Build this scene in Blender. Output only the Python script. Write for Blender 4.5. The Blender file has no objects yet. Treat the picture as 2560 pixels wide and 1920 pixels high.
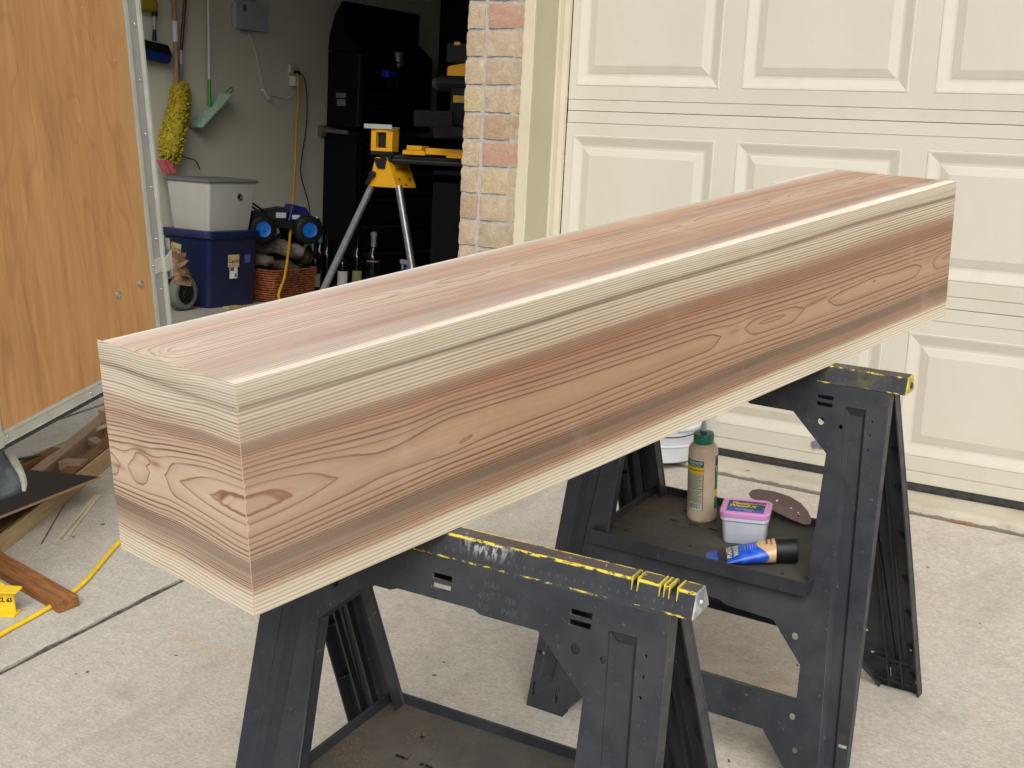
import bpy, math, random
import numpy as np
from mathutils import Vector, Matrix
random.seed(7); np.random.seed(7)
S = bpy.context.scene
COL = S.collection
# ------------------------------------------------------------------ camera
cam_d = bpy.data.cameras.new('camera'); cam_d.sensor_width = 36; cam_d.lens = 3263.54*36/2560
cam_d.clip_start = 0.05; cam_d.clip_end = 3000
cam = bpy.data.objects.new('camera', cam_d); COL.objects.link(cam)
RT = Vector((0.837073, 0.544787, 0.050162)); DN = Vector((0.139490, -0.123868, -0.982446)); FW = Vector((-0.529010, 0.829376, -0.179679))
m = Matrix.Identity(4)
for i in range(3):
    m[i][0] = RT[i]; m[i][1] = -DN[i]; m[i][2] = -FW[i]
m.translation = Vector((2.367589, -3.890449, 0.940027))
cam.matrix_world = m
S.camera = cam
# ------------------------------------------------------------------ sky, sun, exposure (overcast)
w = bpy.data.worlds.new('World'); S.world = w; w.use_nodes = True
wn = w.node_tree.nodes; wl = w.node_tree.links
bg = wn['Background']
sky = wn.new('ShaderNodeTexSky'); sky.sky_type = 'NISHITA'; sky.sun_disc = False
SUN_EL = math.radians(40); SUN_AZ = math.radians(146)      # azimuth clockwise from +Y (north)
sky.sun_elevation = SUN_EL; sky.sun_rotation = SUN_AZ
sky.air_density = 1.0; sky.dust_density = 4.0; sky.ozone_density = 1.0
hs = wn.new('ShaderNodeHueSaturation'); hs.inputs['Saturation'].default_value = 0.30
wl.new(sky.outputs[0], hs.inputs['Color']); wl.new(hs.outputs[0], bg.inputs['Color'])
bg.inputs['Strength'].default_value = 0.12
sun_d = bpy.data.lights.new('sun', 'SUN'); sun_d.energy = 1.4; sun_d.angle = math.radians(48); sun_d.color = (1, 0.985, 0.955)
sun = bpy.data.objects.new('sun', sun_d); COL.objects.link(sun)
sdir = Vector((math.sin(SUN_AZ)*math.cos(SUN_EL), math.cos(SUN_AZ)*math.cos(SUN_EL), math.sin(SUN_EL)))
sun.rotation_euler = sdir.to_track_quat('Z', 'Y').to_euler()
sun.location = sdir*40
S.view_settings.view_transform = 'Standard'; S.view_settings.look = 'None'; S.view_settings.gamma = 1
S.view_settings.use_curve_mapping = False
S.view_settings.exposure = 0.27
S.render.engine = 'CYCLES'

# ------------------------------------------------------------------ helpers
def lin(c):
    return tuple(((x/255)/12.92 if x/255 <= .04045 else ((x/255+.055)/1.055)**2.4) for x in c)
def V(*a): return Vector(a)
class MB:
    def __init__(s): s.v = []; s.f = []; s.m = []
    def add(s, vs, fs, mi=0):
        b = len(s.v); s.v += [tuple(v) for v in vs]
        s.f += [tuple(b+i for i in f) for f in fs]; s.m += [mi]*len(fs)
        return s
    def box(s, a, b, mi=0, M=None):
        x0, y0, z0 = a; x1, y1, z1 = b
        vs = [V(x, y, z) for z in (z0, z1) for y in (y0, y1) for x in (x0, x1)]
        if M is not None: vs = [M @ v for v in vs]
        return s.add(vs, [(0, 2, 3, 1), (4, 5, 7, 6), (0, 1, 5, 4), (2, 6, 7, 3), (0, 4, 6, 2), (1, 3, 7, 5)], mi)
    def hexa(s, bot, top, mi=0):      # two quads of the same winding, bottom and top
        return s.add(list(bot)+list(top), [(0, 3, 2, 1), (4, 5, 6, 7), (0, 1, 5, 4), (1, 2, 6, 5), (2, 3, 7, 6), (3, 0, 4, 7)], mi)
    def cyl(s, p, q, r, r2=None, n=14, mi=0, cap=True):
        p, q = Vector(p), Vector(q); r2 = r if r2 is None else r2
        d = (q-p).normalized(); a = d.orthogonal().normalized(); b = d.cross(a)
        vs = [p+(a*math.cos(t)+b*math.sin(t))*r for t in [2*math.pi*i/n for i in range(n)]]
        vs += [q+(a*math.cos(t)+b*math.sin(t))*r2 for t in [2*math.pi*i/n for i in range(n)]]
        fs = [(i, (i+1) % n, n+(i+1) % n, n+i) for i in range(n)]
        if cap: fs += [tuple(range(n))[::-1], tuple(range(n, 2*n))]
        return s.add(vs, fs, mi)
    def tube(s, pts, r, n=8, mi=0):
        pts = [Vector(p) for p in pts]; k = len(pts); vs = []; a = None
        for i, p in enumerate(pts):
            d = (pts[min(i+1, k-1)]-pts[max(i-1, 0)]).normalized()
            a = d.orthogonal().normalized() if a is None else (a-d*a.dot(d)).normalized()
            b = d.cross(a); rr = r[i] if isinstance(r, (list, tuple)) else r
            vs += [p+(a*math.cos(2*math.pi*j/n)+b*math.sin(2*math.pi*j/n))*rr for j in range(n)]
        fs = [(i*n+j, i*n+(j+1) % n, (i+1)*n+(j+1) % n, (i+1)*n+j) for i in range(k-1) for j in range(n)]
        fs += [tuple(range(n))[::-1], tuple(range((k-1)*n, k*n))]
        return s.add(vs, fs, mi)
    def lathe(s, prof, c=(0, 0, 0), n=28, mi=0, sx=1, sy=1):
        c = Vector(c); vs = []
        for r, z in prof:
            vs += [c+V(r*sx*math.cos(2*math.pi*j/n), r*sy*math.sin(2*math.pi*j/n), z) for j in range(n)]
        k = len(prof)
        fs = [(i*n+j, i*n+(j+1) % n, (i+1)*n+(j+1) % n, (i+1)*n+j) for i in range(k-1) for j in range(n)]
        fs += [tuple(range(n))[::-1], tuple(range((k-1)*n, k*n))]
        return s.add(vs, fs, mi)
    def prism(s, poly, ax, h0, h1, mi=0):   # poly in 2D, ax maps (a,b,h)->Vector
        n = len(poly)
        vs = [ax(a, b, h0) for a, b in poly]+[ax(a, b, h1) for a, b in poly]
        fs = [(i, (i+1) % n, n+(i+1) % n, n+i) for i in range(n)]+[tuple(range(n))[::-1], tuple(range(n, 2*n))]
        return s.add(vs, fs, mi)
    def mesh(s, name):
        me = bpy.data.meshes.new(name); me.from_pydata(s.v, [], s.f)
        for p, i in zip(me.polygons, s.m): p.material_index = i
        me.update(); return me
    def pieces(s, name):      # one mesh per added primitive
        out = []; s_v, s_f = s.v, s.f
        comp = {}; par = list(range(len(s_v)))
        def fd(i):
            while par[i] != i: par[i] = par[par[i]]; i = par[i]
            return i
        for f in s_f:
            for q in f[1:]: par[fd(q)] = fd(f[0])
        for f in s_f: comp.setdefault(fd(f[0]), []).append(f)
        for fs in comp.values():
            ids = sorted({i for f in fs for i in f}); mp = {a: b for b, a in enumerate(ids)}
            me = bpy.data.meshes.new(name); me.from_pydata([s_v[i] for i in ids], [], [tuple(mp[i] for i in f) for f in fs]); me.update(); out.append(me)
        return out
    def split(s, name, mat, parent, kind=None, bevel=0):
        for me in s.pieces(name):
            me.materials.append(mat); o = link(name, me, parent, bevel=bevel)
    def build(s, name, mats, parent=None, smooth=False, bevel=0, seg=2, ang=40):
        me = s.mesh(name)
        for mt in (mats if isinstance(mats, (list, tuple)) else [mats]): me.materials.append(mt)
        return link(name, me, parent, smooth, bevel, seg, ang)
def fixn(me):
    import bmesh
    b = bmesh.new(); b.from_mesh(me); bmesh.ops.recalc_face_normals(b, faces=b.faces); b.to_mesh(me); b.free()
def link(name, me, parent=None, smooth=False, bevel=0, seg=2, ang=40):
    fixn(me)
    o = bpy.data.objects.new(name, me); COL.objects.link(o)
    if parent is not None: o.parent = parent
    if smooth: me.shade_smooth(); me.set_sharp_from_angle(angle=math.radians(ang))
    if bevel:
        md = o.modifiers.new('bevel', 'BEVEL'); md.width = bevel; md.segments = seg; md.limit_method = 'ANGLE'; md.angle_limit = math.radians(35)
        md.harden_normals = False
    return o
def thing(name, label, cat, loc=(0, 0, 0), M=None, group=None, rz=0):
    o = bpy.data.objects.new(name, None); COL.objects.link(o); o.empty_display_size = .05
    if M is not None: o.matrix_world = M
    else: o.location = loc; o.rotation_euler = (0, 0, rz)
    o['label'] = label; o['category'] = cat
    if group: o['group'] = group
    return o
def tag(o, label, cat, group=None):
    o['label'] = label; o['category'] = cat
    if group: o['group'] = group
    return o
def struct(o): o['kind'] = 'structure'; return o
def frame(origin, x, y, z):
    M = Matrix.Identity(4)
    for i in range(3): M[i][0] = x[i]; M[i][1] = y[i]; M[i][2] = z[i]; M[i][3] = origin[i]
    return M
def text_me(txt, size, ext=0.0003, align='CENTER', shear=0, wt=0):
    c = bpy.data.curves.new('lettering', 'FONT'); c.body = txt; c.size = size; c.extrude = ext; c.align_x = align; c.align_y = 'CENTER'
    c.resolution_u = 2; c.shear = shear; c.offset = wt
    o = bpy.data.objects.new('t', c); COL.objects.link(o)
    me = bpy.data.meshes.new_from_object(o.evaluated_get(bpy.context.evaluated_depsgraph_get()))
    bpy.data.objects.remove(o); me.materials.clear()
    return me
def text(txt, size, M, mat, parent, name='lettering', **k):
    me = text_me(txt, size, **k); me.transform(M); me.materials.append(mat)
    o = bpy.data.objects.new(name, me); COL.objects.link(o); o.parent = parent
    return o
def offs(poly, d):     # inset a CCW polygon by d
    n = len(poly); out = []
    for i in range(n):
        p0, p1, p2 = V(*poly[i-1], 0), V(*poly[i], 0), V(*poly[(i+1) % n], 0)
        e1 = (p1-p0).normalized(); e2 = (p2-p1).normalized()
        n1 = V(-e1.y, e1.x, 0); n2 = V(-e2.y, e2.x, 0); b = (n1+n2)
        b = b/max(.35, (1+n1.dot(n2))); q = p1+b*d; out.append((q.x, q.y))
    return out

def plate(loops, z0, z1):
    c = bpy.data.curves.new('c', 'CURVE'); c.dimensions = '2D'; c.fill_mode = 'BOTH'; c.extrude = (z1-z0)/2; c.bevel_depth = .0006; c.bevel_resolution = 0
    for lp in loops:
        sp = c.splines.new('POLY'); sp.points.add(len(lp)-1); sp.use_cyclic_u = True
        for p, (a, b) in zip(sp.points, lp): p.co = (a, b, 0, 1)
    o = bpy.data.objects.new('t', c); COL.objects.link(o)
    me = bpy.data.meshes.new_from_object(o.evaluated_get(bpy.context.evaluated_depsgraph_get())); bpy.data.objects.remove(o)
    me.transform(Matrix.Translation((0, 0, (z0+z1)/2))); return me

# ------------------------------------------------------------------ materials
class NT:
    def __init__(s, name, rough=.6, spec=.5, metal=0):
        s.m = bpy.data.materials.new(name); s.m.use_nodes = True; s.t = s.m.node_tree; s.n = s.t.nodes; s.l = s.t.links
        s.b = s.n['Principled BSDF']; s.b.inputs['Roughness'].default_value = rough
        s.b.inputs['Specular IOR Level'].default_value = spec; s.b.inputs['Metallic'].default_value = metal
        s.tc = s.n.new('ShaderNodeTexCoord')
    def node(s, t, **k):
        x = s.n.new(t)
        for a, b in k.items(): setattr(x, a, b)
        return x
    def setin(s, sock, v):
        if isinstance(v, bpy.types.NodeSocket): s.l.new(v, sock)
        elif v is not None:
            sock.default_value = (tuple(v)+(1,))[:4] if (hasattr(v, '__len__') and len(v) == 3 and sock.type == 'RGBA') else v
    def obj(s): return s.tc.outputs['Object']
    def map(s, vec, scale=(1, 1, 1), loc=(0, 0, 0), rot=(0, 0, 0)):
        x = s.node('ShaderNodeMapping'); s.l.new(vec, x.inputs[0]); x.inputs['Scale'].default_value = scale; x.inputs['Location'].default_value = loc
        x.inputs['Rotation'].default_value = rot
        return x.outputs[0]
    def noise(s, vec, scale=5, detail=3, rough=.5, dist=0):
        x = s.node('ShaderNodeTexNoise'); s.l.new(vec, x.inputs['Vector']); x.inputs['Scale'].default_value = scale
        x.inputs['Detail'].default_value = detail; x.inputs['Roughness'].default_value = rough; x.inputs['Distortion'].default_value = dist
        return x.outputs['Fac']
    def voro(s, vec, scale=5, feat='F1', out='Distance', rnd=1):
        x = s.node('ShaderNodeTexVoronoi', feature=feat); s.l.new(vec, x.inputs['Vector']); x.inputs['Scale'].default_value = scale
        x.inputs['Randomness'].default_value = rnd
        return x.outputs[out]
    def math(s, op, a, b=0.0, c=None, clamp=False):
        x = s.node('ShaderNodeMath', operation=op, use_clamp=clamp); s.setin(x.inputs[0], a); s.setin(x.inputs[1], b)
        if c is not None: s.setin(x.inputs[2], c)
        return x.outputs[0]
    def rng(s, v, a, b, c=0.0, d=1.0, smooth=True):
        x = s.node('ShaderNodeMapRange', interpolation_type='SMOOTHSTEP' if smooth else 'LINEAR'); s.l.new(v, x.inputs['Value'])
        for i, q in zip(('From Min', 'From Max', 'To Min', 'To Max'), (a, b, c, d)): s.setin(x.inputs[i], q)
        return x.outputs['Result']
    def mix(s, f, a, b, blend='MIX'):
        x = s.node('ShaderNodeMix', data_type='RGBA', blend_type=blend); s.setin(x.inputs['Factor'], f)
        s.setin(x.inputs[6], a); s.setin(x.inputs[7], b); return x.outputs[2]
    def ramp(s, f, stops, interp='LINEAR'):
        x = s.node('ShaderNodeValToRGB'); s.l.new(f, x.inputs[0]); cr = x.color_ramp; cr.interpolation = interp
        while len(cr.elements) < len(stops): cr.elements.new(.5)
        for e, (p, c) in zip(cr.elements, stops): e.position = p; e.color = (*c, 1)
        return x.outputs[0]
    def attr(s, name, out='Fac'):
        x = s.node('ShaderNodeAttribute', attribute_name=name); return x.outputs[out]
    def sep(s, v):
        x = s.node('ShaderNodeSeparateXYZ'); s.l.new(v, x.inputs[0]); return x.outputs
    def color(s, c): s.setin(s.b.inputs['Base Color'], c); return s
    def rough(s, r): s.setin(s.b.inputs['Roughness'], r); return s
    def bump(s, h, strength=.3, dist=.002):
        x = s.node('ShaderNodeBump'); x.inputs['Strength'].default_value = strength; x.inputs['Distance'].default_value = dist
        s.l.new(h, x.inputs['Height']); s.l.new(x.outputs[0], s.b.inputs['Normal']); return s
def simple(name, c, rough=.6, spec=.5, metal=0, var=.12, scale=30, bump=0, c2=None):
    t = NT(name, rough, spec, metal); L_ = lin(c)
    f = t.noise(t.obj(), scale, 4, .6)
    d = tuple(x*(1-var) for x in L_) if c2 is None else lin(c2); u = tuple(min(1, x*(1+var)) for x in L_)
    t.color(t.mix(t.rng(f, .3, .7), d, u))
    t.rough(t.rng(f, .2, .8, rough*.88, min(1, rough*1.1)))
    if bump: t.bump(f, bump, .002)
    return t.m

def concrete(name, base, dark, pink, spk=1.0):
    t = NT(name, .9, .3); p = t.obj()
    big = t.noise(p, 1.1, 4, .6, .4); mid = t.noise(p, 7, 5, .65, .6); fine = t.noise(t.map(p, (.55, 1.3, 1)), 190, 4, .75); f2 = t.noise(p, 45, 4, .7, .8)
    c = t.mix(t.rng(big, .35, .68), lin(base), lin(pink))
    c = t.mix(t.math('MULTIPLY', t.rng(mid, .45, .75), .55), c, lin(dark))
    c = t.mix(.32, c, t.ramp(f2, [(.25, (.32, .32, .32)), (.5, (.5, .5, .5)), (.78, (.74, .74, .74))]), 'OVERLAY')
    c = t.mix(.6, c, t.ramp(fine, [(.28, (.27, .27, .27)), (.5, (.5, .5, .5)), (.72, (.73, .73, .73))]), 'OVERLAY')
    wv_ = t.noise(t.map(p, (.5, 1.6, 1), (0, 0, 0), (0, 0, .25)), 60, 4, .7, 1.5); c = t.mix(.26, c, t.ramp(wv_, [(.3, (.34, .34, .34)), (.5, (.5, .5, .5)), (.7, (.66, .66, .66))]), 'OVERLAY')
    pits = t.rng(t.voro(p, 95), .0, .13, 1, 0); pm = t.rng(t.noise(p, 14, 2), .5, .62)
    c = t.mix(t.math('MULTIPLY', t.math('MULTIPLY', pits, pm), .65*spk), c, lin((105, 98, 88)))
    wsp = t.rng(t.voro(t.map(p, (1, 1, 1), (3.3, 1.7, 0)), 42), .0, .07, 1, 0)
    c = t.mix(t.math('MULTIPLY', wsp, .35*spk), c, lin((225, 222, 212)))
    st = t.rng(t.noise(t.map(p, (1, 1, 1), (9, 4, 2)), 2.3, 4, .6, 1.2), .56, .72)
    c = t.mix(t.math('MULTIPLY', st, .30), c, lin((150, 132, 120)))
    st2 = t.rng(t.noise(t.map(p, (1, 1, 1), (2, 7, 2)), 5.2, 5, .7, .8), .60, .72); c = t.mix(t.math('MULTIPLY', st2, .28), c, lin((196, 160, 112)))
    st3 = t.rng(t.noise(t.map(p, (1.6, .5, 1), (5, 3, 2)), 1.6, 5, .65, 1.0), .52, .70); c = t.mix(t.math('MULTIPLY', st3, .34), c, lin((138, 132, 122)))
    t.color(c)
    h = t.math('ADD', t.math('MULTIPLY', f2, .6), t.math('MULTIPLY', fine, .5)); t.bump(t.math('SUBTRACT', h, t.math('MULTIPLY', pits, .3)), .55, .0035)
    return t.m
M_drive = concrete('driveway_concrete', (183, 178, 166), (168, 163, 152), (187, 177, 162))
M_slab = concrete('garage_concrete', (150, 146, 138), (132, 129, 122), (156, 150, 140), .6)
def lipmat():
    t = NT('painted_threshold', .75, .4); p = t.obj()
    c = t.mix(t.rng(t.noise(p, 6, 5, .65), .4, .7), lin((190, 183, 163)), lin((176, 168, 150)))
    c = t.mix(t.rng(t.noise(p, 60, 4, .7), .58, .75), c, lin((168, 158, 140)))
    z = t.sep(p)[1]
    wear = t.rng(t.math('ADD', z, t.math('MULTIPLY', t.noise(p, 25, 4, .7), .05)), -.152, -.141, 1, 0)
    c = t.mix(wear, c, t.mix(t.rng(t.noise(p, 50, 4, .7), .35, .62), lin((178, 175, 166)), lin((118, 114, 104))))
    zz = t.math('ADD', t.math('ADD', t.sep(p)[2], .045), t.math('MULTIPLY', t.math('SUBTRACT', t.sep(p)[0], 1.1), .01254))
    dk = t.rng(t.math('ADD', zz, t.math('MULTIPLY', t.math('SUBTRACT', t.noise(p, 30, 3, .6), .5), .018)), .003, .007, 1, 0)
    c = t.mix(t.math('MULTIPLY', dk, t.rng(t.sep(p)[1], -.15, -.145, .7, 0)), c, lin((76, 70, 62)))
    t.color(c); t.bump(t.noise(p, 70, 5, .7), .35, .003); return t.m
M_lip = lipmat()
M_joint = simple('joint_filler', (88, 84, 80), .95, .2, var=.35, scale=60, bump=.5, c2=(60, 57, 54))
def paint(name, c, c2, rough=.5, dirt=0):
    t = NT(name, rough, .45); p = t.obj()
    k = t.mix(t.rng(t.noise(p, 2.2, 4, .6, .5), .35, .7), lin(c), lin(c2))
    k = t.mix(t.math('MULTIPLY', t.rng(t.noise(p, 38, 3, .6), .55, .8), .25), k, tuple(x*.86 for x in lin(c2)))
    if dirt:
        sp = t.rng(t.voro(p, 11), 0, .035, 1, 0); zz = t.rng(t.sep(p)[2], .0, .25, 1, 0)
        k = t.mix(t.math('MULTIPLY', t.math('MULTIPLY', sp, zz), dirt), k, lin((150, 135, 105)))
        k = t.mix(t.math('MULTIPLY', t.rng(t.noise(p, 9, 4, .7), .5, .75), t.math('MULTIPLY', zz, .35*dirt)), k, lin((190, 176, 145)))
    t.color(k); t.bump(t.noise(t.map(p, (1, 1, .35)), 240, 2, .5), .10, .0006); return t.m
M_door = paint('cream_door_paint', (204, 199, 184), (199, 194, 178), .5, .8)
M_trim = paint('cream_trim_paint', (206, 198, 176), (198, 190, 166), .55)
M_jamb = paint('tan_jamb_paint', (176, 170, 145), (170, 164, 139), .6)
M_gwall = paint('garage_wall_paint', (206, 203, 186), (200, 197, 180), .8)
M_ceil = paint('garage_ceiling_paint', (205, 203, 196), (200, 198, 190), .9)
M_gloom = simple('dark_back_wall_paint', (44, 43, 40), .9, .2)  # garage gloom put into the colour of the back and right walls
M_rubber = simple('black_rubber', (52, 51, 49), .75, .4, var=.3, scale=40, bump=.2)
M_mortar = simple('mortar', (176, 172, 164), .95, .2, var=.14, scale=90, bump=.5)
def brickmat(name, a, b, c3):
    t = NT(name, .92, .25); p = t.obj(); 
    info = t.node('ShaderNodeObjectInfo'); off = t.math('MULTIPLY', info.outputs['Random'], 31.0)
    cx = t.node('ShaderNodeCombineXYZ'); t.l.new(off, cx.inputs[0]); t.l.new(off, cx.inputs[1])
    va = t.node('ShaderNodeVectorMath', operation='ADD'); t.l.new(p, va.inputs[0]); t.l.new(cx.outputs[0], va.inputs[1]); q = va.outputs[0]
    k = t.mix(t.rng(t.noise(q, 26, 4, .65, .8), .35, .68), lin(a), lin(b))
    k = t.mix(t.math('MULTIPLY', t.rng(t.noise(q, 110, 4, .7), .5, .72), .55), k, lin(c3))
    k = t.mix(t.math('MULTIPLY', t.rng(t.noise(q, 160, 3, .7), .6, .75), .4), k, lin((225, 212, 190)))
    t.color(k); t.bump(t.noise(q, 120, 5, .7), .8, .006); return t.m
BR = [brickmat('tan_brick', (190, 172, 146), (178, 158, 130), (152, 134, 112)),
      brickmat('buff_brick', (196, 178, 153), (182, 161, 135), (160, 144, 120)),
      brickmat('pink_brick', (190, 154, 134), (180, 144, 124), (158, 126, 108)),
      brickmat('brown_brick', (184, 160, 134), (172, 146, 120), (148, 124, 102)),
      brickmat('yellow_brick', (198, 181, 148), (188, 168, 134), (156, 140, 110))]
def blackplastic(name, c, c2, wear=1.0, dust=.0):
    t = NT(name, .5, .45); p = t.obj()
    k = t.mix(t.rng(t.noise(p, 9, 4, .65, .6), .3, .7), lin(c), lin(c2))
    scr = t.rng(t.noise(t.map(p, (40, 40, 9), (0, 0, 0), (.3, .2, .5)), 3.2, 6, .75, .4), .60, .72)
    k = t.mix(t.math('MULTIPLY', t.rng(t.noise(p, 3.2, 4, .65), .42, .62), .32*wear), k, lin((74, 72, 70)))
    k = t.mix(t.math('MULTIPLY', scr, .5*wear), k, lin((128, 130, 132)))
    dots = t.rng(t.voro(p, 48), .0, .035, 1, 0); dm = t.rng(t.noise(t.map(p, (1, 1, 1), (4, 4, 1)), 6, 3, .6), .55, .62)
    k = t.mix(t.math('MULTIPLY', t.math('MULTIPLY', dots, dm), .9*wear), k, lin((190, 190, 186)))
    if dust: k = t.mix(t.math('MULTIPLY', t.rng(t.noise(p, 13, 5, .7), .35, .75), dust), k, lin((112, 104, 92)))
    t.color(k); t.rough(t.rng(t.noise(p, 22, 4, .6), .3, .7, .38, .62)); t.bump(t.noise(p, 420, 2, .5), .25, .0006); return t.m
M_saw = blackplastic('black_horse_plastic', (38, 41, 47), (50, 53, 59))
M_sawin = blackplastic('black_rib_plastic', (30, 31, 33), (38, 39, 41), .4)
def traymat():
    t = NT('dusty_tray_plastic', .75, .3); p = t.obj()
    k = t.mix(t.rng(t.noise(p, 12, 5, .65, .5), .35, .7), lin((66, 65, 61)), lin((80, 77, 70)))
    x = t.sep(p)
    corner = t.math('MULTIPLY', t.rng(x[0], -.24, -.04, 1, 0), t.rng(x[1], -.12, .13, .25, 1))
    gr = t.rng(t.noise(p, 210, 3, .7), .52, .62)
    k = t.mix(t.math('MULTIPLY', t.math('MULTIPLY', gr, t.math('MULTIPLY', corner, t.rng(t.noise(p, 16, 3, .6), .45, .6))), .8), k, lin((150, 112, 80)))
    k = t.mix(t.math('MULTIPLY', corner, .10), k, lin((140, 106, 78)))
    k = t.mix(t.math('MULTIPLY', t.rng(t.voro(p, 70), 0, .04, 1, 0), .5), k, lin((170, 160, 145)))
    t.color(k); t.bump(t.noise(p, 300, 3, .6), .3, .001); return t.m
M_tray = traymat()
def railmat(name, yellow, splash, uL, grime):
    t = NT(name, .5, .45); p = t.obj(); x = t.sep(p)
    k = t.mix(t.rng(t.noise(p, 14, 4, .65, .6), .3, .7), lin((44, 47, 53)), lin((58, 60, 64)))
    k = t.mix(t.math('MULTIPLY', t.rng(t.noise(p, 10, 4, .6), .45, .62), t.rng(x[0], uL, -.02, grime, .0)), k, lin((96, 94, 52)))
    top = t.rng(x[2], .7885, .7895, 0, 1)
    k = t.mix(top, k, t.mix(t.rng(t.noise(t.map(p, (3, 40, 1)), 9, 4, .6), .35, .65), lin((88, 80, 76)), lin((70, 68, 68))))
    br = t.noise(t.map(p, (1, 2.5, 2.5)), 34, 5, .8)
    e_top = t.rng(t.math('ABSOLUTE', t.math('SUBTRACT', t.math('ABSOLUTE', x[1]), .0125)), .0006, .0030, 1, 0)
    e_top = t.math('MULTIPLY', e_top, t.rng(x[2], .786, .788, 0, 1))
    e_bot = t.math('MULTIPLY', t.rng(t.math('ABSOLUTE', t.math('SUBTRACT', x[2], .7595)), .0006, .0018, 1, 0), .8)
    e = t.math('MAXIMUM', e_top, t.math('MULTIPLY', e_bot, t.rng(br, .50, .60)))
    e = t.math('MULTIPLY', e, t.rng(br, yellow, yellow+.07))
    k = t.mix(e, k, lin((226, 205, 70)))
    if splash:
        dx = t.math('MULTIPLY', t.math('SUBTRACT', x[0], .045), 1.0); sm = t.rng(t.math('ABSOLUTE', dx), .012, .05, 1, 0)
        sm = t.math('MULTIPLY', sm, t.rng(t.noise(t.map(p, (1, 1, .25)), 160, 4, .7), .45, .6)); sm = t.math('MULTIPLY', sm, t.rng(x[1], -.012, -.014, 0, 1))
        k = t.mix(t.math('MULTIPLY', sm, t.rng(x[2], .764, .787, 0, .9)), k, lin((186, 188, 188)))
        d2 = t.rng(t.noise(p, 75, 3, .7), .66, .7); k = t.mix(t.math('MULTIPLY', d2, t.rng(x[2], .775, .785, 0, .9)), k, lin((190, 190, 190)))
    tick = t.math('MULTIPLY', t.rng(t.math('ABSOLUTE', t.math('SUBTRACT', t.math('FRACT', t.math('MULTIPLY', x[0], 80)), .5)), .0, .12, 1, 0), t.math('MULTIPLY', t.rng(x[2], .768, .7685, 0, 1), t.rng(x[2], .772, .7725, 1, 0)))
    k = t.mix(t.math('MULTIPLY', tick, .28), k, lin((120, 122, 122)))
    t.color(k); t.rough(.45); t.bump(t.noise(p, 300, 2, .5), .2, .0006); return t.m
M_rail1 = railmat('worn_near_rail_plastic', .45, True, -.3, .85)
M_rail2 = railmat('worn_far_rail_plastic', .52, False, .4, .85)
M_yel = simple('worn_yellow_plastic', (205, 185, 62), .5, c2=(150, 140, 60), scale=60)
M_capw = simple('paint_smeared_cap', (176, 176, 172), .6, c2=(120, 122, 124), scale=50)
M_alu = simple('brushed_aluminium', (182, 182, 174), .45, .5, .25, var=.08, scale=18)
M_alu2 = simple('aluminium_flange', (150, 150, 146), .5, .5, .25, var=.06, scale=12)
M_chrome = simple('bright_steel', (200, 200, 200), .22, .5, 1.0, var=.08, scale=20)
M_zinc = simple('zinc_steel', (170, 172, 175), .38, .5, .9, var=.15, scale=60)
M_dsteel = simple('dark_steel', (70, 70, 72), .45, .5, .6)
def ply():
    t = NT('cherry_plywood', .55, .35); p = t.obj()
    q = t.map(p, (1, 1, .13))
    a = t.noise(q, 14, 6, .65, 1.6); b = t.noise(t.map(p, (1, 1, .05)), 90, 4, .7, .6); w_ = t.noise(t.map(p, (1, 1, .22)), 3.0, 3, .5, .7)
    fld = t.math('ABSOLUTE', t.math('SUBTRACT', t.math('FRACT', t.math('MULTIPLY', w_, 13)), .5))
    k = t.ramp(a, [(.22, lin((166, 118, 74))), (.45, lin((184, 136, 86))), (.6, lin((194, 146, 93))), (.82, lin((208, 164, 108)))])
    k = t.mix(t.math('MULTIPLY', t.rng(fld, .0, .12, 1, 0), .24), k, lin((135, 88, 52)))
    k = t.mix(t.math('MULTIPLY', t.rng(b, .4, .7), .32), k, lin((160, 112, 68)))
    k = t.mix(t.math('MULTIPLY', t.rng(t.sep(p)[0], -.135, -.10, 0, 1), .35), k, lin((186, 152, 100)))
    sc = t.rng(t.noise(t.map(p, (1, 1, .5), (2, 1, 7)), 60, 2, .5), .77, .79)
    k = t.mix(sc, k, lin((224, 200, 160)))
    t.color(k); t.bump(b, .12, .001); return t.m
M_ply = ply()
def boardmat(name, a, b, c3=None, sc=(1, 12, 12)):
    t = NT(name, .65, .35); p = t.obj(); g = t.noise(t.map(p, sc), 9, 5, .65, 1.2)
    k = t.ramp(g, [(.3, lin(b)), (.5, lin(a)), (.72, lin(c3 or a))]); t.color(k); t.bump(g, .15, .001); return t.m
M_brd1 = boardmat('stained_brown_board', (122, 86, 50), (90, 62, 36), (142, 106, 66))
M_brd2 = boardmat('pale_board_edge', (178, 154, 114), (154, 130, 92), (192, 170, 132))
M_brd3 = boardmat('weathered_pink_board', (164, 134, 108), (136, 108, 84), (182, 154, 126))
M_ash = boardmat('pale_splinter_wood', (196, 188, 158), (170, 158, 126), (210, 204, 178))
M_oak = boardmat('honey_oak_board', (140, 92, 52), (104, 66, 38), (170, 118, 70))
M_bsheet = simple('dark_brown_hardboard', (48, 38, 34), .55, .4, c2=(38, 30, 27), scale=14)
M_cordY = simple('yellow_cord_jacket', (232, 196, 34), .42, .5, var=.08, scale=25)
M_cordYd = simple('amber_cord_jacket', (196, 150, 30), .5, .4, var=.1, scale=25)
M_black = simple('black_plastic', (20, 21, 23), .5, .35)
M_steelblk = simple('black_powder_coat', (9, 12, 16), .55, .18)
M_white = simple('white_plastic', (200, 202, 206), .45, .5, var=.04)
M_greyp = simple('grey_white_plastic', (170, 172, 178), .5, .4, var=.05)
M_navy = simple('navy_tote_plastic', (24, 36, 74), .4, .45, var=.15, scale=8)
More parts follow.
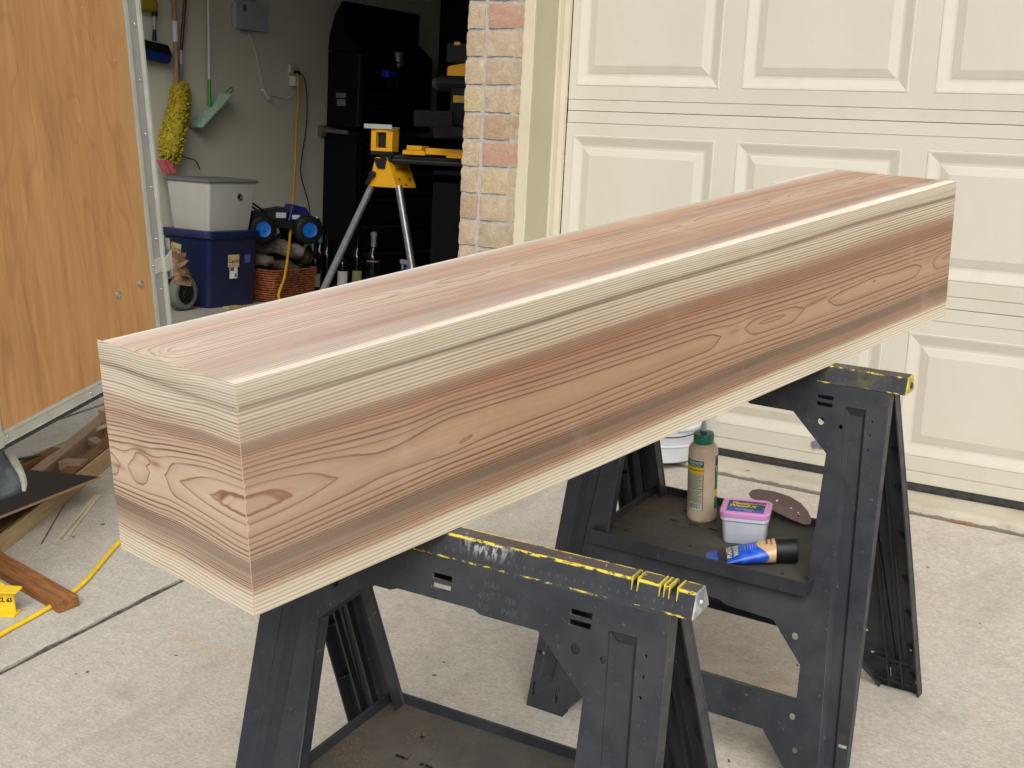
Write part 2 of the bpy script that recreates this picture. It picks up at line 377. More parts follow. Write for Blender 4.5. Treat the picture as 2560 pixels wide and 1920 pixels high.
M_lbox = simple('light_grey_box_plastic', (190, 189, 180), .55, .4, var=.04, scale=8)
M_lid = simple('grey_lid_plastic', (112, 112, 112), .55, .4, var=.06)
M_yplas = simple('tool_yellow_plastic', (216, 156, 20), .42, .5, var=.06, scale=15)
M_fluff = simple('yellow_microfibre', (172, 156, 50), .95, .1, var=.25, scale=60, bump=1.0)
M_green = simple('green_plastic', (66, 150, 50), .5, .4)
M_mint = simple('mint_mop_fabric', (150, 182, 160), .85, .2, scale=80, bump=.4)
M_blueb = simple('blue_broom_plastic', (20, 44, 104), .5, .4)
M_wood = boardmat('broom_handle_wood', (150, 120, 92), (130, 100, 74), (166, 138, 108), (14, 14, 1))
M_red = simple('dark_red_lacquer', (96, 22, 28), .4, .5)
M_pink = simple('pink_plastic', (206, 104, 112), .5, .4)
M_paper = simple('masking_tape_card', (190, 172, 128), .8, .2)
M_ink = simple('black_ink', (30, 28, 26), .7, .2, var=.02)
M_inkgrey = simple('faded_grey_ink', (96, 98, 92), .8, .2, var=.02)
M_purple = simple('purple_sticker', (88, 84, 140), .6, .3)
M_drift = simple('driftwood', (120, 110, 100), .9, .2, c2=(70, 62, 55), scale=22, bump=.9)
M_log = simple('brown_log_bark', (92, 78, 64), .95, .2, c2=(50, 42, 34), scale=26, bump=.9)
M_wick = simple('brown_wicker', (164, 96, 58), .6, .4, c2=(110, 60, 38), scale=40)
M_glass = simple('dark_bottle_glass', (16, 20, 16), .12, .6, var=.05)
M_glassb = simple('brown_bottle_glass', (36, 22, 14), .12, .6, var=.05)
M_teal = simple('teal_foil', (84, 158, 168), .35, .5, .3)
M_silver = simple('silver_foil', (176, 186, 190), .35, .5, .5)
M_blabel = simple('paper_bottle_label', (226, 226, 220), .7, .2, var=.05)
M_blabel2 = simple('cream_bottle_label', (168, 160, 120), .7, .2, var=.05)
M_blue = simple('bright_blue_plastic', (22, 60, 190), .4, .5)
M_cyan = simple('cyan_blue_rim', (24, 110, 200), .35, .5)
M_tyre = simple('grey_tyre_rubber', (104, 108, 98), .8, .3, var=.1)
M_kraft = simple('torn_kraft_paper', (150, 118, 92), .85, .2, c2=(112, 84, 66), scale=20, bump=.4)
M_glue = simple('tan_glue_bottle', (206, 186, 162), .38, .45, c2=(190, 170, 146), scale=9)
M_gcap = simple('green_cap', (20, 112, 88), .4, .5, var=.06)
M_gl = simple('label_green', (28, 104, 74), .5, .4, var=.03); M_yl = simple('label_yellow', (222, 184, 36), .5, .4, var=.03)
M_grl = simple('label_grey_green', (172, 170, 146), .55, .35, var=.03)
M_noz = simple('clear_nozzle', (186, 196, 198), .3, .5); 
M_tubw = simple('white_tub_plastic', (204, 208, 218), .42, .5, var=.03); M_tubp = simple('pink_lid_plastic', (214, 148, 202), .42, .5, var=.04)
M_lb = simple('label_blue', (40, 84, 168), .45, .4, var=.06); M_ld = simple('label_dark', (46, 44, 66), .45, .4, var=.1)
M_tube = simple('blue_tube_film', (26, 74, 190), .3, .5, var=.1, scale=25); M_tan = simple('tube_tan_print', (206, 164, 118), .4, .4)
M_txy = simple('yellow_print', (222, 206, 70), .5, .4, var=.02); M_txw = simple('white_print', (226, 226, 226), .5, .4, var=.02)
M_orange = simple('orange_print', (206, 82, 40), .5, .4, var=.02)
M_sand = simple('brown_sanding_sheet', (122, 104, 98), .85, .2, var=.08)
M_buck = simple('white_bucket_plastic', (206, 210, 216), .45, .5, var=.04)
M_rust = simple('rusty_stain', (170, 110, 70), .9, .2, c2=(120, 84, 60), scale=40)
M_grass = simple('lawn_green', (74, 96, 44), .95, .1, c2=(50, 70, 30), scale=4)
M_asph = simple('asphalt', (62, 62, 62), .95, .2, scale=60, bump=.4)
M_roof = simple('soffit_paint', (200, 196, 184), .7, .3)

# ------------------------------------------------------------------ setting : driveway, slabs, ground
DRV = Vector((1.1, -.17, -.045)); NRM = Vector((.0124155, -.1413318, .9898844))
def gz(x, y): return DRV.z-(NRM.x*(x-DRV.x)+NRM.y*(y-DRV.y))/NRM.z
def G(x, y, h=0): return Vector((x, y, gz(x, y)))+NRM*h
YST = -.17
mb = MB()
xs = [-14, -9, -5.6, -4.23, -2.86]; jx = [-2.86, -1.485, -.115, 2.6, 5.2, 9, 14]
def slab(x0, x1, y0, y1, th=.12):
    b = [G(x0, y0, -th), G(x1, y0, -th), G(x1, y1, -th), G(x0, y1, -th)]; t_ = [G(x0, y0), G(x1, y0), G(x1, y1), G(x0, y1)]
    return b, t_
drive_parts = []
root = bpy.data.objects.new('driveway', None); COL.objects.link(root); root['kind'] = 'structure'; root['label'] = 'sloping concrete driveway'
edges = [-3.6, -1.485, -.115, 2.75, 5.6]
for i in range(4):
    for (ya, yb) in ((-3.9, YST-.006), (-8.2, -3.9)):
        s_ = MB(); g = .0115; b, t_ = slab(edges[i]+g, edges[i+1]-g, ya+g, yb-(0 if yb > -1 else g)); s_.hexa(b, t_)
        s_.build('slab', M_drive, root, bevel=.004, seg=2)
# joint filler, uneven, sunk between slabs
for e in edges[1:4]:
    s_ = MB(); n_ = 160; ys = np.linspace(-8.2, YST-.003, n_); prev = None; vs = []
    for y_ in ys:
        hh = -.007+.002*math.sin(y_*37)+random.uniform(-.003, .003); wv = .015
        vs += [G(e-wv, y_, hh-.001+random.uniform(-.002, .002)), G(e, y_, hh), G(e+wv, y_, hh-.001+random.uniform(-.002, .002))]
    fs = []
    for k_ in range(n_-1):
        for j in range(2): fs.append((k_*3+j, k_*3+j+1, k_*3+3+j+1, k_*3+3+j))
    s_.add(vs, fs); s_.build('joint', M_joint, root, smooth=True)
s_ = MB(); s_.hexa([G(-3.6, -3.906, -.1), G(5.6, -3.906, -.1), G(5.6, -3.894, -.1), G(-3.6, -3.894, -.1)], [G(-3.6, -3.906, -.006), G(5.6, -3.906, -.006), G(5.6, -3.894, -.006), G(-3.6, -3.894, -.006)]); s_.build('joint', M_joint, root)
yb = -8.2; zb = gz(0, yb)
s_ = MB(); s_.add([V(-600, -900, zb-.03), V(600, -900, zb-.03), V(600, yb+.02, zb-.03), V(-600, yb+.02, zb-.03)], [(0, 1, 2, 3)]); struct(s_.build('street_ground', M_asph))
s_ = MB(); s_.add([G(-600, yb, -.05), G(-3.62, yb, -.05), G(-3.62, -.2, -.03), G(-600, -.2, -.03)], [(0, 1, 2, 3)]); struct(s_.build('lawn', M_grass))
s_ = MB(); s_.add([G(5.62, yb, -.05), V(600, yb, zb-.05), V(600, -.2, -.1), G(5.62, -.2, -.03)], [(0, 1, 2, 3)]); struct(s_.build('lawn', M_grass))
s_ = MB(); s_.add([V(-600, 8.5, -.1), V(600, 8.5, -.1), V(600, 900, -.1), V(-600, 900, -.1)], [(0, 1, 2, 3)]); struct(s_.build('ground', M_grass))
# painted lip of the garage slab with a ragged broken nose
def ragged(x0, x1, mat, name, y_nose=-.165, n_=220, amp=.008):
    s_ = MB(); xs_ = np.linspace(x0, x1, n_); vs = []; ph = random.random()*9
    for x in xs_:
        j = amp*(.5*math.sin(x*23+ph)+.6*math.sin(x*61+2*ph)+random.uniform(-.9, .9)); k_ = random.uniform(-.006, .003)
        zt = -.024
        vs += [(x, 0.6, zt), (x, y_nose+.03, zt), (x, y_nose+.012+j*.4, zt-.0015+k_*.5), (x, y_nose+.002+j*.8, zt-.008+k_), (x, y_nose-.002+j*.5, gz(x, YST)-.012), (x, y_nose+.02, gz(x, YST)-.1)]
    fs = []; w_ = 6
    for i in range(n_-1):
        for j in range(w_-1): fs.append((i*w_+j, i*w_+j+1, (i+1)*w_+j+1, (i+1)*w_+j))
    s_.add(vs, fs); return s_.build(name, mat, None, smooth=True, ang=60)
struct(ragged(.02, 5.0, M_lip, 'garage_threshold'))
struct(ragged(-3.0, -.2, M_slab, 'garage_apron'))
s_ = MB(); s_.box((-3.28, .6, -.2), (5.2, 8.0, -.024)); struct(s_.build('garage_floor', M_slab))
s_ = MB(); s_.box((-.2, -.16, -.2), (.02, .6, -.0245)); struct(s_.build('column_footing', M_slab))

# ------------------------------------------------------------------ garage shell
def bxs(name, a, b, mat, label=None):
    s_ = MB(); s_.box(a, b); o = struct(s_.build(name, mat)); return o
bxs('garage_side_wall', (-3.5, -.1, -.2), (-3.3, 8.2, 2.9), M_gwall)
bxs('garage_back_wall', (-3.3, 8.0, -.2), (5.2, 8.2, 2.9), M_gloom)
bxs('garage_right_wall', (5.2, -.1, -.2), (5.4, 8.2, 2.9), M_gloom)
bxs('garage_ceiling', (-3.3, 0.02, 2.75), (5.2, 8.0, 2.9), M_ceil)
bxs('garage_front_header', (-3.5, -.24, 2.26), (5.4, .02, 3.0), M_mortar)
bxs('garage_front_wall', (-3.5, -.24, -.2), (-3.0, -.1, 2.26), M_mortar)
bxs('garage_front_return', (4.98, -.24, -.2), (5.4, -.1, 2.26), M_mortar)
bxs('eave', (-4.0, -.45, 3.0), (6.0, 8.4, 3.15), M_roof)

# ------------------------------------------------------------------ brick column
CY = -.245
col = thing('brick_column', 'tan and pink brick column between the open bay and the cream garage door', 'column', (-.11, -.2, -.05))
s_ = MB(); s_.box((-.203+.11, CY+.006+.2, 0), (-.018+.11, -.1+.2, 2.2)); s_.build('mortar', M_mortar, col)
cz = .089; kinds_r = [2, 0, 0, 3, 2, 4, 3, 0, 0, 1, 0, 1, 3, 2, 4, 1, 0, 3, 0, 2, 1, 0, 3, 1]; kinds_l = [1, 1, 1, 4, 1, 4, 0, 1, 1, 0, 1, 4, 0, 1, 1, 3, 1, 1, 0, 4, 1, 1, 0, 1]
def brick_mesh(x0, x1, y0, y1, h, seed):
    rr = random.Random(seed); s_ = MB(); nx = 7; nz = 5; ny = 4
    # displaced front face grid plus the two sides
    def P(i, k): return V(x0+(x1-x0)*i/nx, y0, h*k/nz)
    vs = []; idx = {}
    def vid(p, key):
        if key not in idx:
            e = .0022; idx[key] = len(vs)
            cx_, cz_ = (x0+x1)/2, h/2
            rx = .003 if (abs(p.x-x0) < 1e-6 or abs(p.x-x1) < 1e-6) else 0; rz = .003 if (abs(p.z) < 1e-6 or abs(p.z-h) < 1e-6) else 0
            q = p+V(rr.uniform(-e, e), rr.uniform(-e, e)+(rx+rz)*.5 if abs(p.y-y0) < 1e-6 else 0, rr.uniform(-e, e)*.8)
            q.x += -rx*.5*(1 if p.x > cx_ else -1) if abs(p.y-y0) < 1e-6 else 0; vs.append(q)
        return idx[key]
    fs = []
    for i in range(nx):
        for k in range(nz): fs.append([vid(P(a, b), (a, 0, b)) for a, b in ((i, k), (i+1, k), (i+1, k+1), (i, k+1))])
    for side, xx in ((0, x0), (nx, x1)):
        for j in range(ny):
            for k in range(nz):
                q = []
                for a, b in ((j, k), (j+1, k), (j+1, k+1), (j, k+1)):
                    q.append(vid(V(xx, y0+(y1-y0)*a/ny, h*b/nz), (side, a, b)))
                fs.append(q)
    for k in (0, nz):
        for i in range(nx):
            for j in range(ny):
                q = []
                for a, b in ((i, j), (i+1, j), (i+1, j+1), (i, j+1)):
                    q.append(vid(V(x0+(x1-x0)*a/nx, y0+(y1-y0)*b/ny, h*k/nz), (a, b, k)))
                fs.append(q)
    me = bpy.data.meshes.new('brick'); me.from_pydata([tuple(v) for v in vs], [], fs); me.update(); return me
for i in range(24):
    z0 = 1.3958-cz*(16-i)+.006+.05
    for (xa, xb, kk) in ((-.205, -.135, kinds_l), (-.122, -.017, kinds_r)):
        me = brick_mesh(xa+.11, xb+.11, CY+.2, -.192+.2, .076, i*7+int(xa*100)); me.materials.append(BR[kk[(23-i) % 24] if i != 15 else (2 if kk is kinds_r else 1)])
        o = link('brick', me, col, smooth=True, ang=55); o.location = (0, 0, z0+random.uniform(-.001, .001)); 

# ------------------------------------------------------------------ door frame and garage door
trim = thing('door_frame', 'cream casing with tan jamb beside the brick column', 'door frame', (0, -.1, -.024))
def tr(name, a, b, mt, bev=.0015):
    s_ = MB(); s_.box(V(*a)-V(0, -.1, -.024), V(*b)-V(0, -.1, -.024)); return s_.build(name, mt, trim, bevel=bev)
tr('casing', (-.020, -.19, -.024), (.0235, -.02, 2.15), M_trim)
tr('jamb', (.0235, -.186, -.024), (.0262, -.05, 2.15), M_jamb, 0)
tr('stop', (.0235, -.0495, -.024), (.034, -.004, 2.15), M_trim)
tr('stop', (.034, -.0225, -.024), (.0535, -.004, 2.15), M_trim)
tr('head_casing', (.0235, -.19, 2.12), (5.0, .02, 2.15), M_trim)
door = thing('garage_door', 'cream raised-panel garage door behind the sawhorses', 'garage door', (.0545, 0, 0))
SH = .533; DW = 4.86
def bevel_panel(x0, z0, x1, z1):       # raised panel in a moulded frame, one mesh: outer lip, cove, raised field
    prof = [(0.0, 0.0), (.003, .0020), (.008, .0013), (.026, -.0048), (.034, -.0072), (.041, -.0073), (.045, -.0058), (.064, -.001), (.067, .0)]
    vs = []; s_ = MB()
    for d, y_ in prof: vs += [V(x0+d, -y_, z0+d), V(x1-d, -y_, z0+d), V(x1-d, -y_, z1-d), V(x0+d, -y_, z1-d)]
    fs = []
    for i in range(len(prof)-1):
        for j in range(4): a = i*4+j; b = i*4+(j+1) % 4; fs.append((a, b, b+4, a+4))
    k = (len(prof)-1)*4; fs.append((k, k+1, k+2, k+3)); s_.add(vs, fs); return s_
PW = .5243; PH = .3719; PZ0 = .0818
panel_me = None
for r in range(4):
    z0 = r*SH
    s_ = MB(); T = .04
    g1, g2 = .0375, SH-.0405; px0 = .0255; zb0, zt0 = .0009, SH-.0009
    s_.box((0, .0022, zb0), (DW, .0048+.012, g1+.004)); sec = s_.build('door_section', M_door, door); sec.location = (0, 0, z0)
    s_ = MB(); s_.box((0, .0022, g2-.006), (DW, .0165, zt0)); s_.build('backing_strip', M_door, sec)
    s_ = MB(); s_.box((0, 0, zb0), (DW, .0021, g1-.0016)); s_.build('lower_rail', M_door, sec, bevel=.0009)
    s_ = MB(); s_.box((0, 0, g2+.0016), (DW, .0021, zt0)); s_.build('upper_rail', M_door, sec, bevel=.0009)
    if r == 0:
        lo_, hi_ = g1+.0008, g2-.0008
        fieldm = plate([[(0, lo_), (DW, lo_), (DW, hi_), (0, hi_)]]+[[(px0+i*.5988, PZ0), (px0+i*.5988+PW, PZ0), (px0+i*.5988+PW, PZ0+PH), (px0+i*.5988, PZ0+PH)] for i in range(8)], -.0044, 0)
        fieldm.transform(Matrix.Rotation(math.radians(90), 4, 'X')); fieldm.materials.append(M_door)
    o = bpy.data.objects.new('stile_plate', fieldm); COL.objects.link(o); o.parent = sec
    for i in range(8):
        if panel_me is None:
            panel_me = bevel_panel(0, 0, PW, PH).mesh('raised_panel'); panel_me.materials.append(M_door); fixn(panel_me)
            # make normals face the street
            if panel_me.polygons[-1].normal.y > 0:
                panel_me.flip_normals()
        o = bpy.data.objects.new('raised_panel', panel_me); COL.objects.link(o); o.parent = sec; o.location = (px0+i*.5988, 0, PZ0)
s_ = MB(); s_.box((0, -.0165+.012, -.021), (DW, .03, .0005)); s_.cyl((0, .006, -.0125), (DW, .006, -.0125), .0115, n=12); s_.build('bottom_seal', M_rubber, door, smooth=True)
s_ = MB(); s_.cyl((.97, -.001, .066), (.97, -.006, .066), .0135, .0125, n=20); s_.cyl((.97, -.006, .066), (.97, -.010, .066), .006, .005, n=6); s_.build('bolt', M_zinc, door, bevel=.0006)
s_ = MB(); s_.cyl((.99, -.001, .0635), (.99, -.004, .0635), .009, n=14); s_.build('bolt', M_zinc, door)

# ------------------------------------------------------------------ sawhorses
OUT = [(-.352, 0), (-.262, 0), (-.262, .012), (-.178, .104), (.178, .104), (.262, .012), (.262, 0), (.352, 0), (.340, .30), (.319, .757), (-.319, .757), (-.340, .30)]
UP = [(.220, .366), (.217, .632), (.139, .698), (.05, .698), (.038, .7025), (-.088, .7025), (-.100, .698), (-.139, .698), (-.217, .632), (-.220, .366)]
LOW = [(-.236, .172), (.236, .172), (.232, .240), (.165, .309), (.065, .313), (.05, .320), (-.05, .320), (-.065, .313), (-.165, .309), (-.232, .240)]
def groove(sg):
    q = [(.297, .065), (.330, .065), (.279, .722), (.239, .722)]
    return q if sg > 0 else [(-a, b) for a, b in q][::-1]
def circ(cx_, cz_, r, n_=12): return [(cx_+r*math.cos(2*math.pi*i/n_), cz_+r*math.sin(2*math.pi*i/n_)) for i in range(n_)]
HOLES = [UP, LOW]
for sg in (1, -1):
    HOLES += [groove(sg), circ(sg*.196, .688, .0075), circ(sg*.236, .684, .0045), circ(sg*.212, .289, .0075), circ(sg*.232, .142, .007), circ(sg*.247, .082, .0065)]
    HOLES += [[(sg*.283-.0035, .022), (sg*.283+.0035, .022), (sg*.283+.0035, .055), (sg*.283-.0035, .055)], [(sg*.341-.003, .022), (sg*.341+.003, .022), (sg*.341+.003, .052), (sg*.341-.003, .052)], [(sg*.336-.009, .112), (sg*.336+.009, .112), (sg*.336+.009, .120), (sg*.336-.009, .120)]]
    for zz in (.703, .6775, .652): HOLES.append(circ(sg*.294, zz, .0027, 8))
for cx_ in (0-.017, .198, -.198):
    for za, zb_ in ((.7285, .7365), (.7155, .7235)): HOLES.append([(cx_-.016, za), (cx_+.016, za), (cx_+.016, zb_), (cx_-.016, zb_)])
def panel_parts():
    pl = plate([OUT]+HOLES, -.0045, 0)
    fl = MB(); D = .024
    def band(lp, d):
        q = offs(lp, d); n_ = len(lp); vs = []
        for i in range(n_): vs += [V(*lp[i], -D), V(*lp[i], -.0042), V(*q[i], -.0042), V(*q[i], -D)]
        fl.add(vs, [(i*4+k, ((i+1) % n_)*4+k, ((i+1) % n_)*4+(k+1) % 4, i*4+(k+1) % 4) for i in range(n_) for k in range(4)])
    A0 = sum(OUT[i-1][0]*OUT[i][1]-OUT[i][0]*OUT[i-1][1] for i in range(len(OUT)))
    band(OUT if A0 > 0 else OUT[::-1], .003)
    for h in (UP, LOW):
        A = sum(h[i-1][0]*h[i][1]-h[i][0]*h[i-1][1] for i in range(len(h)))
        band(h if A > 0 else h[::-1], -.003)
    rb = MB()
    for sg in (1, -1):
        for t0 in (.3, .62):       # two long ribs inside each leg
            a = V(sg*(.219+(.319-.219)*t0+.006), .74, 0); b = V(sg*(.258+(.352-.258)*t0), .02, 0)
            d = (b-a).normalized(); nrm = V(-d.y, d.x, 0)*.0020
            rb.hexa([V(*(a-nrm).xy, -D+.002), V(*(a+nrm).xy, -D+.002), V(*(b+nrm).xy, -D+.002), V(*(b-nrm).xy, -D+.002)], [V(*(a-nrm).xy, -.0105), V(*(a+nrm).xy, -.0105), V(*(b+nrm).xy, -.0105), V(*(b-nrm).xy, -.0105)])
        for zz in (.62, .53, .42, .31, .22, .13, .05):   # gusset tabs on the outer flange
            xo = .3475-(zz-.1)*.028 if zz < .3 else .340-(zz-.3)*.046
            for xi, dd in ((sg*(xo-.004), -sg), ):
                rb.add([V(xi, zz, -.005), V(xi, zz, -.023), V(xi+dd*.02, zz+.004, -.005), V(xi, zz+.003, -.005), V(xi, zz+.003, -.023), V(xi+dd*.02, zz+.007, -.005)], [(0, 1, 2), (3, 5, 4), (0, 3, 4, 1), (1, 4, 5, 2), (2, 5, 3, 0)])
        for zz in (.09, .03):
            rb.box((min(sg*.25, sg*.335), zz-.0015, -.02), (max(sg*.25, sg*.335), zz+.0015, -.0105))
    gr = MB()
    for sg in (1, -1):
        g = groove(sg); q = offs(g, .008); n_ = 4
        q = [(a, b-(.006 if i in ((2, 3) if sg > 0 else (0, 1)) else 0)) for i, (a, b) in enumerate(q)]
        q = [(a, b) for a, b in q]
        vs = [V(*p, -.001) for p in g]+[V(*p, -.010) for p in q]
        gr.add(vs, [(i, (i+1) % n_, n_+(i+1) % n_, n_+i) for i in range(n_)]+[(4, 5, 6, 7)])
    bl = MB()    # blank rib between the two slots and behind dark recesses
    return pl, fl, rb, gr
PLATE, FLB, RBB, GRB = panel_parts()
PLATE.materials.append(M_saw)
ML_fl = FLB.pieces('flange'); ML_rb = RBB.pieces('rib'); ML_gr = GRB.pieces('channel')
for ml, mt in ((ML_fl, M_saw), (ML_rb, M_sawin), (ML_gr, M_saw)):
    for me in ml: me.materials.append(mt); fixn(me)
def sawhorse(label, Mx, rail_mat, cap_mat, notches):
    t = thing('sawhorse', label, 'sawhorse', M=Mx, group='pair of folding sawhorses under the beam')
    # rail
    s_ = MB(); hl = .346
    cuts = sorted(notches); seg = []; x = -hl
    for a, b in cuts: seg.append((x, a, 0)); seg.append((a, b, 1)); x = b
    seg.append((x, hl, 0))
    zt = .790
    vs = []; fs = []; st = []
    for i, (a, b, d) in enumerate(seg): st.append((a, d)); st.append((b, d))
    for x_, d in st:
        z_ = zt-.009*d; hw = .0125+(.0125*(zt-z_)/.032)
        vs += [V(x_, -.025, .758), V(x_, .025, .758), V(x_, hw, z_), V(x_, -hw, z_)]
    for i in range(len(st)-1):
        for j in range(4): a = i*4+j; b = i*4+(j+1) % 4; fs.append((a, b, b+4, a+4))
    fs += [(0, 1, 2, 3), tuple(len(vs)-4+k for k in (3, 2, 1, 0))]
    s_.add(vs, fs); s_.build('top_rail', rail_mat, t, bevel=.0011, seg=2)
    for sg in (1, -1):
        s_ = MB(); s_.hexa([V(sg*.3462, -.0245, .7585), V(sg*.3485, -.0238, .759), V(sg*.3485, .0238, .759), V(sg*.3462, .0245, .7585)], [V(sg*.3462, -.0125, .7897), V(sg*.3485, -.0115, .789), V(sg*.3485, .0115, .789), V(sg*.3462, .0125, .7897)])
        c = s_.build('end_cap', cap_mat, t)
        s_ = MB(); s_.cyl((sg*.3485, 0, .772), (sg*.3510, 0, .772), .0062, .0052, n=16); s_.build('rivet', M_zinc if cap_mat is M_capw else M_sawin, c, smooth=True)
    # panels: local plane coordinates (u, height) mapped on the leaning plane
    for sd in (-1, 1):
        a = V(0, sd*.025, .758); b = V(0, sd*.250, 0); up = (a-b).normalized()
        out = up.cross(V(1, 0, 0)) if sd < 0 else V(1, 0, 0).cross(up)
        if out.y*sd < 0: out = -out
        sc = (a-b).length/.758
        MM = Matrix.Identity(4)
        for i in range(3): MM[i][0] = (1, 0, 0)[i]; MM[i][1] = up[i]*sc; MM[i][2] = out[i]; MM[i][3] = b[i]
        for nm, me in [('side_panel', PLATE)]+[('flange', q) for q in ML_fl]+[('rib', q) for q in ML_rb]+[('channel', q) for q in ML_gr]:
            o = bpy.data.objects.new(nm, me); COL.objects.link(o)
            if nm == 'side_panel': sp = o; o.parent = t; o.matrix_local = MM
            else: o.parent = sp
        if sd < 0: front = sp
    # tray
    s_ = MB(); x0, x1, y0, y1 = -.243, .226, -.156, .134; zf = .386
    s_.box((x0, y0, zf-.005), (x1, y1, zf)); tray = s_.build('tray', [M_tray], t)
    w_ = .005; s_ = MB()
    s_.box((x0-.003, y0-w_, zf-.012), (x1+.003, y0, .404)); s_.box((x0-.003, y1, zf-.005), (x1+.003, y1+w_, .404))
    s_.box((x0-w_, y0+.001, zf-.005), (x0, y1-.001, .4035)); s_.box((x1, y0+.001, zf-.005), (x1+w_, y1-.001, .4035))
    s_.build('tray_rim', [M_saw], tray, bevel=.0012)
    s_ = MB()
    for i in range(6):
        xx = -.135+i*.045; yy = .01-i*.0
        s_.box((xx-.011, yy-.003, zf+.0002), (xx+.011, yy+.003, zf+.0006))
    for xx, yy in ((-.2, -.09), (-.14, -.02+.09), (-.05, -.09), (.05, .08), (.16, -.11), (.2, .05)): s_.box((xx-.003, yy-.003, zf+.0002), (xx+.003, yy+.003, zf+.0006))
    s_.build('slot', M_ink, tray)['kind'] = 'stuff'
    s_ = MB()
    for xx in (-.11, -.02, .07):
        for (a, b, c_, d) in ((xx-.018, -.012, xx-.0165, .03), (xx+.0165, -.012, xx+.018, .03), (xx-.018, -.0135, xx+.018, -.012)): s_.box((a, b, zf+.0001), (c_, d, zf+.0016))
    s_.build('ridge', M_tray, tray)['kind'] = 'stuff'
    return t, front
r1 = V(.9995677, .0281397, -.0085192); f1 = V(-.0266510, .9895623, .1416200)
r2 = V(.9998540, -.0098682, -.0139494); f2 = V(.0117398, .9899131, .1411886)
near, nfront = sawhorse('black plastic sawhorse nearest the camera, yellow-edged rail with saw cuts', frame(V(1.39313, -2.365826, -.362188), r1, f1, r1.cross(f1)), M_rail1, M_capw, [(.262, .268), (.300, .304), (.313, .322)])
far, ffront = sawhorse('black plastic sawhorse by the garage door, glue bottle on its tray', frame(V(1.349335, -1.369259, -.219353), r2, f2, r2.cross(f2)), M_rail2, M_yel, [])
M_emb = simple('embossed_black_plastic', (66, 69, 74), .5, .45, var=.05)
for tx, u_, z_, sz in (('MAX', .062, .738, .012), ('455', .052, .722, .013), ('KG', .053, .708, .012), ('PER', .093, .724, .011), ('PAIR', .094, .709, .013)):
    text(tx, sz, Matrix.Translation((u_, z_, .0003)), M_emb, nfront, name='embossed_mark', ext=.0004)
text('SE', .042, Matrix.Translation((.02, .139, .0003)), M_emb, ffront, name='embossed_mark', ext=.0006)
# burrs around the saw cuts of the near rail
for i, (xx, dy) in enumerate(((.261, 0), (.269, .0), (.299, 0), (.305, 0), (.312, 0), (.323, 0))):
    s_ = MB(); s_.hexa([V(xx-.0006, -.0185, .776), V(xx+.0006, -.0185, .776), V(xx+.0006, -.0175, .776), V(xx-.0006, -.0175, .776)], [V(xx-.0012, -.0135, .7925), V(xx+.0012, -.0135, .7925), V(xx+.0012, .009, .7925), V(xx-.0012, .009, .7925)]); s_.build('burr', M_yel, near)

# ------------------------------------------------------------------ the waterfall-grain box beam
BX = V(.1680069, .9761819, .1372682); BY = V(-.9857076, .1646032, .0358645); BZ = V(.0124155, -.1413318, .9898844)
LB, WB, HB = 1.8285, .2945, .2900
beam = thing('box_beam', 'long hollow cedar beam with flowing grain resting on two sawhorses', 'beam', M=frame(V(1.330658, -2.805707, .374369), BX, BY, BZ))
def g_(a, m_, s_): return np.exp(-((a-m_)/s_)**2)
UPL = np.array([.0145, .0225, .0315, .0395, .047, .053, .058, .0625, .0665, .070, .0735, .077, .0825, .0875, .0925, .0975, .1025, .1075, .1125, .1175, .1225, .1265]+[.1265+.0036*i for i in range(1, 40)])
DNL = np.array([.023, .032, .041, .0485, .0545, .059, .0625, .066, .069, .072, .075, .078, .081, .084, .087, .0905, .094, .0975, .1015, .107, .1125, .118, .1235, .129, .1345, .140]+[.140+.0055*i for i in range(1, 20)])
def wob(x, h):
    return .0022*np.sin(4.3*x+7*h)+.0010*np.sin(9.7*x+1.3+5*h)+.00025*np.sin(31*x+20*h)
def ringlevels(w_, up, dn):
    lv = np.where(w_ >= 0, np.interp(w_, np.concatenate([[0], up]), np.concatenate([[-.75], np.arange(len(up))])), np.interp(-w_, np.concatenate([[0], dn]), np.concatenate([[-.75], np.arange(len(dn))])))
    return lv
